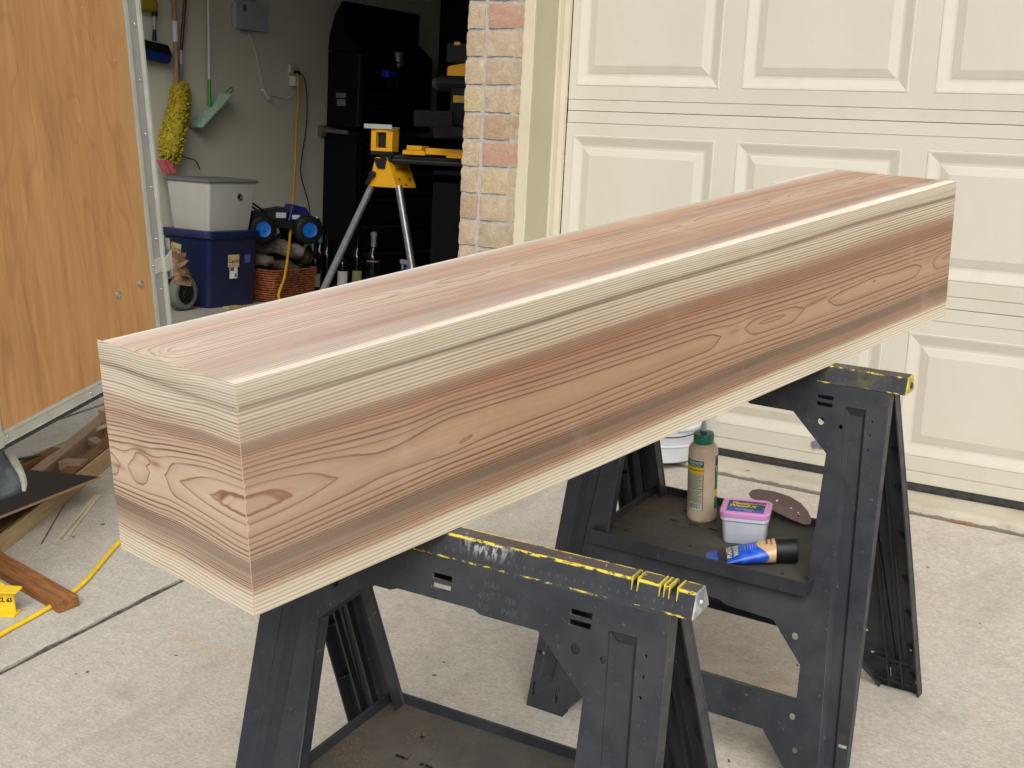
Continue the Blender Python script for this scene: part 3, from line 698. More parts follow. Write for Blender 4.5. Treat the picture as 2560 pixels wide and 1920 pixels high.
def front_field(x, h):
    hc = .1345+.003*np.sin(2.7*x+.6)
    w_ = h-hc+wob(x, h)
    ex = np.exp(-(np.maximum(x, 0)/.17)**1.7)
    w_ = w_-np.where(w_ > 0, .027*ex*(1-np.exp(-(w_/.018)**2))*np.exp(-(w_/.078)**4), -.010*ex*(1-np.exp(-(w_/.018)**2))*np.exp(-(w_/.07)**4))
    sg_ = 1/(1+np.exp(-(x-.295)/.018)); w_ = w_-np.where(w_ > 0, 1, .25)*.013*(1-np.exp(-(w_/.006)**2))*sg_*np.exp(-np.maximum(x-.33, 0)/.22)*np.exp(-(w_/.055)**2)
    nar = np.clip((x-.4)/.6, 0, 1); w_ = w_*(1+.35*nar*np.exp(-(w_/.03)**2))
    F = ringlevels(w_, UPL, DNL)
    c = np.exp(-(w_/.020)**2)
    F = F-1.9*np.exp(-(np.maximum(x, 0)/.118)**2.2)*np.exp(-((h-.140)/.021)**2)+.0
    F = F+c*(.25*g_(x, .205, .06)+1.25*g_(x, 1.006, .05)+1.15*g_(x, 1.272, .075)+1.0*g_(x, 1.72, .04)+.12*np.sin(9*x))
    F = F-.85*g_(x, .352, .046)*np.exp(-((h-(.1135+(x-.308)*.16))/.0085)**2)
    F = F-.80*g_(x, 1.494, .045)*np.exp(-((h-.1385)/.0075)**2)
    F = F-.5*g_(x, 1.13, .08)*np.exp(-((h-.136)/.008)**2)
    F = F-.6*np.clip((x-1.745)/.06, 0, 1)*np.exp(-((h-.14)/.015)**2)
    jag = .10*np.sin(x*310+h*500)*g_(x, .06, .04)*np.exp(-((h-.14)/.012)**2)+.05*np.sin(x*260)*g_(x, 1.27, .05)*c
    return F+jag
def end_field(yy, h):
    hc = .1345+(.004*np.sin(9*yy)-.012*np.clip((yy-.17)/.12, 0, 1))*np.exp(-((h-.1345)/.06)**2)
    w_ = h-hc+.0016*np.sin(31*yy+11*h)+.0003*np.sin(73*yy)+.0008*np.sin(11*h)
    ex = np.exp(-(yy/.15)**1.7)
    w_ = w_-np.where(w_ > 0, .027*ex*(1-np.exp(-(w_/.018)**2))*np.exp(-(w_/.078)**4), -.010*ex*(1-np.exp(-(w_/.018)**2))*np.exp(-(w_/.07)**4))
    w_ = w_*(1+.15*np.clip(yy/.3, 0, 1))
    F = ringlevels(w_, UPL, DNL)
    F = F-1.9*np.exp(-(yy/.105)**2.4)*np.exp(-((h-.140)/.021)**2)
    F = F+np.exp(-(w_/.02)**2)*(1.1*g_(yy, .182, .03)+.9*g_(yy, .262, .02))
    F = F-1.15*g_(yy, .216, .020)*np.exp(-((h-(.150+(yy-.216)*.12))/.0065)**2)
    return F+.10*np.sin(yy*330+h*400)*g_(yy, .04, .03)*np.exp(-((h-.14)/.012)**2)
UT = np.array([.014, .024, .033, .041, .048, .0535, .058, .061, .066, .071, .077, .084, .091, .098, .106, .114]+[.114+.007*i for i in range(1, 12)])
DT = np.array([.014, .026, .036, .043, .049, .056, .063, .069, .075, .0805, .0855, .090, .094, .098, .102, .106, .110, .114, .118, .122, .126, .131, .137, .143, .150, .157]+[.157+.006*i for i in range(1, 12)])
def top_field(x, yy):
    hc = .170+.006*np.sin(2.1*x+.3)+.004*np.sin(5.2*x)
    w_ = yy-hc+wob(x*1.1+2, yy)*1.4
    F = ringlevels(w_, UT, DT); c = np.exp(-(w_/.022)**2)
    F = F+.6*np.exp(-(np.maximum(x, 0)/.02)**1.5)*0
    F = F+3.2*np.exp(-(np.maximum(x, 0)/.022)**1.6)*np.exp(-(w_/.03)**2)
    F = F+c*(1.2*g_(x, .45, .05)+1.0*g_(x, .62, .04)+.9*g_(x, 1.10, .05)+1.1*g_(x, 1.42, .05)+1.1*g_(x, 1.70, .05))
    F = F-.9*g_(x, .22, .14)*np.exp(-(w_/.008)**2)-.9*g_(x, .95, .07)*np.exp(-((w_+.004)/.008)**2)-.6*g_(x, 1.55, .05)*np.exp(-((w_-.004)/.008)**2)
    return F+.06*np.sin(x*260+yy*300)*(g_(x, 1.42, .06)+g_(x, 1.69, .05)+g_(x, .5, .05))*c
def woodmat(name, stops, lines, rng_, xfade, satur, padc=(206, 190, 172), lstr=.35, streak=.12, thk=.00048, sheen_k=.11):
    t = NT(name, .42, .5)
    F = t.attr('ring'); gr = t.attr('grd'); zc = t.attr('zone'); vv = t.attr('surf', 'Vector'); sv = t.sep(vv)
    z = t.math('DIVIDE', zc, rng_)
    base = t.ramp(z, [(p/rng_, lin(c)) for p, c in stops]); ln = t.ramp(z, [(p/rng_, lin(c)) for p, c in lines])
    fib = t.noise(t.map(vv, (5, 420, 1)), 1.0, 5, .7, .3); fib2 = t.noise(t.map(vv, (2.2, 60, 1)), 1.0, 4, .6, .5); blot = t.noise(t.map(vv, (5, 16, 1)), 1.0, 4, .6, 1.0)
    base = t.mix(.35, base, t.ramp(fib, [(.25, (.38, .38, .38)), (.75, (.62, .62, .62))]), 'OVERLAY')
    base = t.mix(.40, base, t.ramp(fib2, [(.3, (.42, .40, .38)), (.7, (.58, .59, .60))]), 'OVERLAY')
    base = t.mix(.30, base, t.ramp(blot, [(.3, (.44, .42, .40)), (.7, (.58, .60, .62))]), 'OVERLAY')
    fr = t.math('FRACT', t.math('ADD', F, .5)); d0 = t.math('ABSOLUTE', t.math('SUBTRACT', fr, .5)); dist = t.math('DIVIDE', d0, gr)
    thick = t.math('ADD', thk, t.math('MULTIPLY', t.noise(t.map(vv, (3, 30, 1)), 1.0, 2), .0005))
    wn_ = t.node('ShaderNodeTexWhiteNoise', noise_dimensions='1D'); t.l.new(t.math('FLOOR', t.math('ADD', F, .5)), wn_.inputs['W']); rl_ = wn_.outputs['Value']
    thick = t.math('MULTIPLY', thick, t.math('ADD', .75, t.math('MULTIPLY', rl_, .5)))
    line = t.rng(dist, t.math('MULTIPLY', thick, .3), t.math('MULTIPLY', thick, 2.3), 1, 0)
    grad = t.math('POWER', t.math('FRACT', F), 3.0)
    fd = t.rng(sv[0], 0, xfade, .5, 0)  # paler towards the near end: sanded wood, with sheen put into the colour
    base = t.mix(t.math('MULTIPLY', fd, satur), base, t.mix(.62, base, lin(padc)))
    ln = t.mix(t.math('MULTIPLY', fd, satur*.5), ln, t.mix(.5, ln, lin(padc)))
    k = t.mix(t.math('MULTIPLY', grad, .28), base, ln)
    str_ = t.math('MULTIPLY', t.math('ADD', .66, t.math('MULTIPLY', rl_, .34)), t.rng(t.noise(t.map(vv, (1.6, 70, 1), (5, 0, 0)), 1.0, 4, .65), .32, .6, lstr, 1.0))
    k = t.mix(t.math('MULTIPLY', line, str_), k, ln)
    stk = t.noise(t.map(vv, (1.3, 95, 1), (0, 9, 0)), 1.0, 5, .7, .4)
    k = t.mix(t.math('MULTIPLY', t.rng(stk, .5, .72), streak), k, ln); k = t.mix(t.math('MULTIPLY', t.rng(stk, .48, .26), streak*.6), k, lin((236, 206, 180)))
    kn = t.attr('knot'); k = t.mix(kn, k, lin((140, 92, 68)))
    pale = t.math('MULTIPLY', t.rng(t.noise(t.map(vv, (9, 5, 1), (3, 0, 0)), 1.0, 3, .6), .56, .72), sheen_k)  # hazy patches of finish sheen painted into the wood colour
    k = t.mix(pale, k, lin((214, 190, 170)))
    t.color(k); t.rough(t.rng(blot, .3, .7, .36, .5))
    t.bump(t.math('SUBTRACT', fib, t.math('MULTIPLY', line, .6)), .10, .0006)
    return t.m
FS = [(0, (222, 212, 192)), (.026, (216, 204, 182)), (.034, (182, 150, 126)), (.046, (164, 132, 108)), (.056, (154, 125, 101)), (.0605, (138, 114, 94)), (.0655, (136, 112, 91)), (.070, (152, 122, 98)), (.085, (166, 130, 102)), (.12, (172, 136, 108)), (.16, (168, 132, 104)), (.185, (158, 122, 97)), (.198, (162, 116, 88)), (.206, (156, 116, 92)), (.215, (166, 136, 112)), (.225, (203, 187, 164)), (.252, (210, 197, 177)), (.2575, (156, 134, 114)), (.2605, (138, 116, 98)), (.264, (204, 192, 172)), (.275, (210, 199, 180)), (.290, (218, 208, 189))]
FL = [(0, (176, 158, 132)), (.028, (152, 128, 102)), (.036, (124, 88, 66)), (.056, (96, 76, 60)), (.066, (90, 72, 58)), (.085, (104, 68, 46)), (.13, (98, 60, 39)), (.16, (98, 60, 39)), (.195, (116, 80, 58)), (.215, (128, 102, 84)), (.224, (128, 108, 86)), (.250, (134, 116, 94)), (.2590, (102, 82, 68)), (.266, (148, 132, 106)), (.290, (158, 144, 118))]
TS = [(0, (250, 245, 232)), (.017, (248, 240, 224)), (.024, (206, 180, 156)), (.034, (194, 152, 128)), (.042, (166, 144, 132)), (.054, (160, 140, 130)), (.062, (190, 154, 126)), (.10, (186, 150, 121)), (.14, (196, 166, 139)), (.19, (190, 160, 135)), (.205, (176, 148, 132)), (.220, (200, 156, 126)), (.245, (204, 164, 136)), (.262, (190, 168, 154)), (.276, (196, 180, 166)), (.282, (234, 224, 206)), (.2945, (238, 228, 212))]
TL = [(0, (226, 214, 194)), (.016, (214, 196, 172)), (.022, (160, 122, 100)), (.045, (122, 102, 92)), (.06, (148, 104, 82)), (.14, (128, 88, 70)), (.19, (126, 90, 74)), (.25, (150, 108, 84)), (.28, (204, 188, 166)), (.2945, (212, 198, 178))]
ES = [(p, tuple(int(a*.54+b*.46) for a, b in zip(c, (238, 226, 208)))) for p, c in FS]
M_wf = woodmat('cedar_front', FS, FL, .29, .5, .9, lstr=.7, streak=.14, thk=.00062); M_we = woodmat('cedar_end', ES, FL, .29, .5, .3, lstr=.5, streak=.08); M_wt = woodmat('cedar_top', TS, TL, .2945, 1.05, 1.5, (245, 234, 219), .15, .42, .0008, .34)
M_wi = simple('cedar_inner', (190, 160, 130), .6, .3, scale=20)
M_chip = simple('glue_line_chip', (196, 172, 142), .6, .3)
def grain_board(name, nx, ny, sx, sy, fld, place, mat, th, chamfer, zonef, knotf=None, skip=None):
    """outer face is a fine grid carrying the growth-ring field; board has real thickness th (mitred edges)."""
    xs_ = np.linspace(0, sx, nx+1); ys_ = np.linspace(0, sy, ny+1); Xg, Yg = np.meshgrid(xs_, ys_, indexing='ij')
    F = fld(Xg, Yg); gx, gy = np.gradient(F, xs_[1]-xs_[0], ys_[1]-ys_[0]); gr = np.sqrt(gx**2+gy**2)
    gr = np.maximum(gr, 18.0)
    vs = [place(a, b, 0) for a, b in zip(Xg.ravel(), Yg.ravel())]
    idx = np.arange((nx+1)*(ny+1)).reshape(nx+1, ny+1)
    fs = np.stack([idx[:-1, :-1], idx[1:, :-1], idx[1:, 1:], idx[:-1, 1:]], -1).reshape(-1, 4)
    n0 = len(vs)
    ring = [(i, 0) for i in range(nx+1)]+[(nx, j) for j in range(1, ny+1)]+[(i, ny) for i in range(nx-1, -1, -1)]+[(0, j) for j in range(ny-1, 0, -1)]
    ex = []; map_ = []
    for d, ins in ((th, 1),):
        for (i, j) in ring:
            a = xs_[i]; b = ys_[j]
            a2 = min(max(a, th*ins*chamfer[0]), sx-th*ins*chamfer[1]); b2 = min(max(b, th*ins*chamfer[2]), sy-th*ins*chamfer[3])
            ex.append(place(a2, b2, d)); map_.append((i, j))
    k = len(ring); faces = [tuple(int(q) for q in f) for f in fs]
    for q in range(k):
        a = int(idx[ring[q]]); b = int(idx[ring[(q+1) % k]]); faces.append((a, b, n0+(q+1) % k, n0+q))
    faces.append(tuple(n0+q for q in range(k))[::-1])
    me = bpy.data.meshes.new(name); me.from_pydata([tuple(v) for v in list(vs)+ex], [], faces); me.update()
    me.materials.append(mat); me.materials.append(M_wi)
    def at_(nm, arr):
        full = np.concatenate([arr.ravel(), np.array([arr[i, j] for i, j in map_])]).astype(np.float32)
        A = me.attributes.new(nm, 'FLOAT', 'POINT'); A.data.foreach_set('value', full)
    at_('ring', F); at_('grd', gr); at_('zone', zonef(Xg, Yg)); at_('knot', knotf(Xg, Yg) if knotf else F*0)
    sv = np.stack([Xg, Yg, Xg*0], -1).reshape(-1, 3); sv = np.concatenate([sv, np.array([[Xg[i, j], Yg[i, j], .1] for i, j in map_])]).astype(np.float32)
    A = me.attributes.new('surf', 'FLOAT_VECTOR', 'POINT'); A.data.foreach_set('vector', sv.ravel())
    me.polygons[len(me.polygons)-1].material_index = 1
    o = bpy.data.objects.new(name, me); COL.objects.link(o); o.parent = beam; fixn(me)
    return o
TH = .019; e = .0006
def zf(x, h): return h+.0022*np.sin(3.1*x+.4)+.0014*np.sin(8.3*x+20*h)
def ze(x, h): return h+.0022*np.sin(.4-3*x)+.0016*np.sin(19*x)
def zt(x, h): return h+.0035*np.sin(2.3*x+1.2)+.002*np.sin(6.9*x+13*h)
def kf(x, h):
    F = front_field(x, h); a = g_(x, .005, .07)*np.exp(-((h-.140)/.014)**2)
    k1 = np.clip(1.3-np.abs(F+2.10)/.16, 0, 1)*np.clip(a*2.2, 0, 1)*.85
    k2 = np.clip(1-np.abs(F+1.0)/.07, 0, 1)*g_(x, .125, .045)*np.clip(1-np.abs(h-.138)/.03, 0, 1)*.7
    k3 = .95*g_(x, 1.262, .045)*np.exp(-((h-.137-(x-1.262)*.05)/.0034)**2)+.7*g_(x, 1.305, .02)*np.exp(-((h-.139)/.0022)**2)+.7*g_(x, 1.006, .022)*np.exp(-((h-.1375)/.0026)**2)+.45*g_(x, 1.73, .02)*np.exp(-((h-.139)/.0022)**2)
    return np.clip(k1+k2+k3, 0, 1)
def ke(x, h):
    F = end_field(x, h); a = g_(x, .0, .05)*np.exp(-((h-.141)/.014)**2)
    k1 = np.clip(1.3-np.abs(F+2.12)/.18, 0, 1)*np.clip(a*2.4, 0, 1)
    k2 = np.clip(1-np.abs(F+1.0)/.09, 0, 1)*g_(x, .125, .035)*np.clip(1-np.abs(h-.145)/.022, 0, 1)*.8
    k3 = .75*g_(x, .216, .02)*np.exp(-((h-.1585)/.0045)**2)+.8*g_(x, .186, .012)*np.exp(-((h-.1475)/.004)**2)+.7*g_(x, .28, .022)*np.exp(-((h-.1215)/.0032)**2)
    return np.clip(k1+k2+k3, 0, 1)
def kt(x, y_): return np.clip(.55*g_(x, 1.40, .03)*np.exp(-((y_-.19)/.005)**2)+.7*g_(x, 1.69, .022)*np.exp(-((y_-.147)/.004)**2)+.4*g_(x, .40, .05)*np.exp(-((y_-.168)/.0035)**2)+.4*g_(x, 1.33, .05)*np.exp(-((y_-.178)/.003)**2), 0, 1)
grain_board('front_board', 520, 190, LB-2*e, HB-2*e, lambda a, b: front_field(a, b), lambda a, b, d: V(a+e, d, b+e), M_wf, TH, (1, 1, 1, 1), zf, kf)
grain_board('end_board', 170, 190, WB-2*e, HB-2*e, lambda a, b: end_field(a, b), lambda a, b, d: V(d, a+e, b+e), M_we, TH, (1, 1, 1, 1), ze, ke)
def tplace(a, b, d):
    lim = WB-e if a > 1.584 else WB-.0115
    bb = min(b+e, lim)
    return V(a+e, bb, HB-d)
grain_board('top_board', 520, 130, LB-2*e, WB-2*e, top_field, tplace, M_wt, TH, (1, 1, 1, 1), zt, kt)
s_ = MB(); s_.box((TH, TH, 0), (LB-TH, WB-TH-.012, TH)); s_.build('bottom_board', M_wi, beam)
s_ = MB(); s_.box((TH, WB-.012-TH, TH), (LB-TH, WB-.0125, HB-TH-.001)); s_.build('back_board', M_wi, beam)
s_ = MB(); s_.box((LB-TH, TH, TH), (LB-.001, WB-TH, HB-TH)); s_.build('end_board', M_wi, beam)
# eased mitre edges
def edge(p, q, r=.0009):
    s_ = MB(); s_.cyl(p, q, r, n=8); s_.build('eased_edge', M_chip, beam, smooth=True)
rr = .0009
edge((rr, rr, rr), (rr, rr, HB-rr)); edge((rr, rr, HB-rr), (LB-rr, rr, HB-rr)); edge((rr, rr, HB-rr), (rr, WB-rr, HB-rr)); edge((rr, WB-.0016, rr), (rr, WB-.0016, HB-rr))
edge((rr, rr, rr), (LB-rr, rr, rr)); edge((rr, rr, rr), (rr, WB-rr, rr)); edge((LB-rr, rr, rr), (LB-rr, rr, HB-rr)); edge((LB-rr, rr, HB-rr), (LB-rr, WB-rr, HB-rr))
s_ = MB()
for zz in (.262, .168, .157, .149, .128, .118, .113):
    s_.add([V(-.0001, .0002, zz), V(.0022, -.0004, zz+.001), V(.0030, -.0004, zz-.001), V(.0004, -.0002, zz-.004), V(-.0004, .0026, zz-.001)], [(0, 1, 2, 3), (0, 3, 4)])
s_.build('chip', M_chip, beam)

# ------------------------------------------------------------------ things on the far tray
def on_far(x, y, z): return far.matrix_world @ V(x, y, z)
FM = far.matrix_world.copy()
def local_far(x, y, z, rz=0): return FM @ Matrix.Translation((x, y, z)) @ Matrix.Rotation(rz, 4, 'Z')
zf_ = .3865
# camera-facing angle on the tray
cv = FM.inverted() @ cam.location; 
bpos = (-.094, .054)
ang = math.atan2(cv.y-bpos[1], cv.x-bpos[0])
bt = thing('glue_bottle', 'tan wood glue bottle with green cap standing on the sawhorse tray', 'bottle', M=local_far(bpos[0], bpos[1], zf_, ang)); bt.scale = (.93, .93, .93)
R = .0335
s_ = MB(); s_.lathe([(R*.90, 0), (R*.98, .004), (R, .009), (R, .165), (R*.97, .174), (R*.86, .181), (R*.62, .1855), (R*.58, .188)], n=40); s_.build('body', M_glue, bt, smooth=True, ang=50)
s_ = MB(); s_.lathe([(.0225, .186), (.0232, .188), (.0232, .2065), (.0215, .209), (.010, .2095), (.0072, .2125), (.0062, .214)], n=36); s_.build('cap', M_gcap, bt, smooth=True, ang=40)
s_ = MB(); s_.lathe([(.0058, .2135), (.0066, .216), (.0058, .228), (.0042, .236), (.003, .238)], n=16); s_.build('nozzle', M_noz, bt, smooth=True)
def wrap_rect(a0, a1, z0, z1, r, mat, name, par, n_=14):
    s_ = MB(); vs = []; th_ = .0003
    for i in range(n_+1):
        a = a0+(a1-a0)*i/n_
        for rr_, z_ in ((r, z0), (r, z1), (r+th_, z1), (r+th_, z0)): vs.append(V(rr_*math.cos(a), rr_*math.sin(a), z_))
    fs = [(i*4+j, i*4+(j+1) % 4, i*4+4+(j+1) % 4, i*4+4+j) for i in range(n_) for j in range(4)]+[(0, 1, 2, 3), (n_*4+3, n_*4+2, n_*4+1, n_*4)]
    s_.add(vs, fs); return s_.build(name, mat, par, smooth=True)
def wrap_text(txt, size, r, a_c, zc_, mat, par, sgn=1, **k):
    me = text_me(txt, size, ext=.0002, **k)
    for v in me.vertices:
        a = a_c+v.co.x/r; rr_ = r+.0002+v.co.z; z_ = zc_+v.co.y; v.co = V(rr_*math.cos(a), rr_*math.sin(a), z_)
    me.materials.append(mat); o = bpy.data.objects.new('lettering', me); COL.objects.link(o); o.parent = par
# left wrap label (its right edge a little right of the bottle's centre line seen from the camera)
a0, a1 = -1.75, .12
a0, a1 = -1.75, .05
lab = wrap_rect(a0, a1, .030, .150, R+.0001, M_grl, 'label', bt, 20)
wrap_rect(a0, a1, .136, .1515, R+.0004, M_gl, 'label_band', lab, 20); wrap_rect(a0, a1+.05, .120, .1355, R+.0004, M_yl, 'label_band', lab, 20)
wrap_rect(a0, a1, .082, .0835, R+.0004, M_gl, 'label_band', lab, 20); wrap_rect(a1-.02, a1+.012, .030, .150, R+.0003, M_ink, 'label_band', lab, 3)
wrap_text('ULTIMATE', .0078, R+.0006, -.55, .1455, M_txw, bt); wrap_text('WOOD GLUE', .0042, R+.0006, -.50, .1395, M_txw, bt)
wrap_text('WATERPROOF', .0060, R+.0006, -.50, .128, M_ink, bt)
for i in range(8): wrap_text('lorem stick apply clamp' if False else 'IIIIIIII IIIII IIIIIII', .0030, R+.0003, -.62, .1155-.0040*i, M_inkgrey, bt) if False else None
for i in range(17):
    zz = .1155-.0036*i-(.006 if i > 8 else 0)
    wrap_rect(a0+.1, a1-.10-.12*((i*7) % 3), zz-.0009, zz+.0003, R+.0002, M_inkgrey, 'print_line', lab, 12)
wrap_rect(-1.0, a1-.08, .032, .046, R+.0003, M_txw, 'label_band', lab, 12)
for i in range(14):
    a = -.92+i*.062; wrap_rect(a, a+(.02 if i % 3 else .034), .034, .046, R+.0007, M_ink, 'print_line', lab, 1)
# right wrap label
lab2 = wrap_rect(.98, 2.6, .030, .160, R+.0001, M_gl, 'label', bt, 16); wrap_rect(1.0, 2.5, .118, .150, R+.0004, M_ld, 'label_band', lab2, 16)
wrap_text('T', .022, R+.0007, 1.12, .128, M_txw, bt); wrap_rect(.96, 2.4, .060, .078, R+.0004, M_yl, 'label_band', lab2, 14)
wrap_rect(.975, 1.00, .030, .160, R+.0003, M_ink, 'label_band', lab2, 2)

tub = thing('wood_filler_tub', 'small white tub with pink lid beside the glue bottle', 'tub', M=local_far(.030, .004, zf_, math.radians(17))); tub.scale = (1.0, 1.08, 1.06)
def rrect(w_, d_, r_, n_=5):
    pts = []
    for cx_, cy_, a in ((w_/2-r_, d_/2-r_, 0), (-w_/2+r_, d_/2-r_, 90), (-w_/2+r_, -d_/2+r_, 180), (w_/2-r_, -d_/2+r_, 270)):
        for i in range(n_+1): t_ = math.radians(a+90*i/n_); pts.append((cx_+r_*math.cos(t_), cy_+r_*math.sin(t_)))
    return pts
def loft(rings, mats, name, par, closed=True, mi=None):
    s_ = MB(); n_ = len(rings[0][0]); vs = [V(a, b, z) for pts, z in rings for a, b in pts]
    fs = [(i*n_+j, i*n_+(j+1) % n_, (i+1)*n_+(j+1) % n_, (i+1)*n_+j) for i in range(len(rings)-1) for j in range(n_)]+[tuple(range(n_))[::-1], tuple(range((len(rings)-1)*n_, len(rings)*n_))]
    s_.add(vs, fs); return s_.build(name, mats, par, smooth=True, ang=35)
loft([(rrect(.082, .058, .010), 0), (rrect(.086, .062, .011), .003), (rrect(.093, .068, .012), .055)], M_tubw, 'tub_body', tub)
loft([(rrect(.096, .071, .013), .048), (rrect(.099, .074, .014), .050), (rrect(.099, .074, .014), .0565)], M_tubw, 'rim', tub)
ld = loft([(rrect(.1005, .0755, .0145), .0568), (rrect(.1015, .0765, .015), .058), (rrect(.1015, .0765, .015), .066), (rrect(.098, .073, .014), .0675), (rrect(.090, .065, .012), .0675), (rrect(.088, .063, .011), .0662)], M_tubp, 'lid', tub)
s_ = MB(); s_.box((-.038, -.0255, .0663), (.038, .0255, .0667)); s_.build('label', M_lb, ld)
s_ = MB(); s_.box((-.038, .003, .0668), (.038, .0255, .0670)); s_.box((.002, -.012, .0668), (.034, .003, .0670)); s_.build('label_band', M_ld, ld)
text('Plastic', .0150, Matrix.Translation((-.012, .0125, .0672)), M_txy, ld, ext=.0001, shear=.2, wt=.0004)
text('Wood-X', .0150, Matrix.Translation((-.008, .0005, .0672)), M_txy, ld, ext=.0001, shear=.2, wt=.0004)
text('ALL PURPOSE', .0052, Matrix.Translation((.022, .020, .0672)), M_orange, ld, ext=.0001); text('WOOD FILLER', .0052, Matrix.Translation((.022, .014, .0672)), M_txw, ld, ext=.0001)
text('dries and sands fast', .0050, Matrix.Translation((-.002, -.0150, .0672)), M_txy, ld, ext=.0001); text('stainable', .0045, Matrix.Translation((.006, -.0215, .0672)), M_txw, ld, ext=.0001)

# squeeze tube lying on its side
tb = thing('filler_tube', 'blue squeeze tube with black cap lying on the tray', 'tube', M=local_far(.094, -.086, zf_+.0005, math.radians(29))); tb.scale = (1.2, 1.2, 1.2)
s_ = MB(); n_ = 20; vs = []; 
st = [(-.082, .026, .0012), (-.076, .027, .0022), (-.05, .028, .0075), (-.02, .028, .0125), (.008, .0265, .0165), (.030, .0245, .0195)]
for x_, hw, hh in st: vs += [V(x_, hw*math.cos(2*math.pi*j/n_), hh+hh*math.sin(2*math.pi*j/n_)+.0) for j in range(n_)]
fs = [(i*n_+j, i*n_+(j+1) % n_, (i+1)*n_+(j+1) % n_, (i+1)*n_+j) for i in range(len(st)-1) for j in range(n_)]+[tuple(range(n_))[::-1], tuple(range((len(st)-1)*n_, len(st)*n_))]
def tubemat():
    t = NT('printed_tube_film', .3, .5); p = t.obj(); x = t.sep(p)
    k = t.mix(t.rng(t.noise(t.map(p, (1, 1, 1)), 70, 3), .4, .65), lin((26, 70, 176)), lin((40, 96, 214)))
    arc = t.math('SUBTRACT', x[0], t.math('MULTIPLY', t.math('MULTIPLY', x[1], x[1]), 30)); k = t.mix(t.rng(arc, -.0015, .0, 0, 1), k, lin((204, 166, 124)))
    k = t.mix(t.math('MULTIPLY', t.rng(x[0], -.071, -.070, 1, 0), t.rng(x[1], -.4, -.39, 0, 1)), k, lin((60, 90, 170)))
    k = t.mix(t.math('MULTIPLY', t.rng(x[0], -.050, -.049, 1, 0), t.rng(x[0], -.064, -.063, 0, 1)), k, lin((38, 40, 50)))
    t.color(k); return t.m
s_.add(vs, fs); s_.build('tube_body', tubemat(), tb, smooth=True)
s_ = MB(); s_.cyl((.030, 0, .0200), (.066, 0, .0215), .0205, .0212, n=28); s_.build('cap', M_black, tb, smooth=True, bevel=.0012)
def tube_z(x_, y_):
    hw = np.interp(x_, [a[0] for a in st], [a[1] for a in st]); hh = np.interp(x_, [a[0] for a in st], [a[2] for a in st])
    return hh+hh*math.sqrt(max(0, 1-(y_/hw)**2))
def tube_text(txt, size, x_, y_, rot, mat, **k):
    me = text_me(txt, size, ext=.0001, **k); c_, s__ = math.cos(rot), math.sin(rot)
    for v in me.vertices:
        a = x_+v.co.x*c_-v.co.y*s__; b = y_+v.co.x*s__+v.co.y*c_; v.co = V(a, b, tube_z(a, b)+.0004+v.co.z)
    me.materials.append(mat); o = bpy.data.objects.new('lettering', me); COL.objects.link(o); o.parent = tb
tube_text('PLASTIC', .0105, -.045, -.002, math.pi/2, M_txy, wt=.0002); tube_text('WOOD', .0105, -.034, -.002, math.pi/2, M_txy, wt=.0002)
for i in range(6): tube_text('- -- --- -- -', .0042, -.020+i*.0042, -.004, math.pi/2, M_txw)
tube_text('WOOD', .006, .006, 0, math.pi/2, M_txy); tube_text('FILLER', .0060, .016, 0, math.pi/2, M_ink); tube_text('NATURAL', .0050, .023, 0, math.pi/2, M_ink)
s_ = MB(); s_.box((-.0225, -.026, .0), (-.0005, -.025, .0002)); 
# sanding sheet leaning over the back rim
sh = []
for u_, v_ in ((-.066, .012), (-.062, .020), (-.050, .024), (-.02, .0245), (.01, .020), (.035, .010), (.052, -.004), (.062, -.018), (.062, -.026), (.052, -.029), (.02, -.022), (-.02, -.010), (-.050, .002), (-.062, .006)): sh.append((u_*1.15, v_*1.25))
hl_ = [[(c0+a, c1+b) for a, b in circ(0, 0, r_, 10)] for c0, c1, r_ in ((-.012, .010, .0036), (.022, -.002, .0028), (.040, -.010, .0026), (.043, -.0165, .0036))]
sm = plate([sh]+hl_, 0, .0009); sm.materials.clear(); sm.materials.append(M_sand)
sheet = link('sanding_sheet', sm); A_ = on_far(.108, .118, .392)
ny_ = (FM.to_3x3() @ V(0, 1, 0)); ux = (FM.to_3x3() @ V(.985, .10, 0)).normalized(); uz = (FM.to_3x3() @ V(0, .80, .60)).normalized(); un = ux.cross(uz).normalized(); uz = un.cross(ux)
sheet.matrix_world = frame(on_far(.052, .139, .416), ux, uz, un)
tag(sheet, 'brown perforated sanding sheet leaning on the back rim of the far tray', 'sanding sheet')

# bucket by the door
bk = thing('bucket', 'white plastic bucket with wire handle standing by the garage door', 'bucket', (.535, -.165, -.045))
bk.location = (.520, -.30, gz(.52, -.30)+.001)
bk.location = (.535, -.292, -.026)
bk.location = (.545, -.150, -.0235)
s_ = MB(); s_.lathe([(.118, 0), (.124, .004), (.1265, .02), (.130, .05), (.1305, .052), (.1345, .105), (.1425, .108), (.1430, .116), (.1360, .118), (.140, .21), (.146, .212), (.147, .23), (.1425, .25), (.150, .30), (.156, .36), (.160, .365), (.160, .372), (.150, .372)], n=48); s_.build('bucket_body', M_buck, bk, smooth=True, ang=30)
for hz in (.052, .082): 
    s_ = MB(); s_.lathe([(.1312, hz), (.1345, hz+.002), (.1345, hz+.004), (.1312, hz+.006)], n=48); s_.build('band', M_buck, bk, smooth=True)
s_ = MB(); pts = []
for i in range(22):
    a = math.radians(-155+i*7.5*1.6-20); pts.append((.149*math.cos(a), .149*math.sin(a), .165-.075*math.sin(math.pi*i/21)))
s_.tube(pts, .0022, 6); s_.build('handle', M_dsteel, bk, smooth=True)
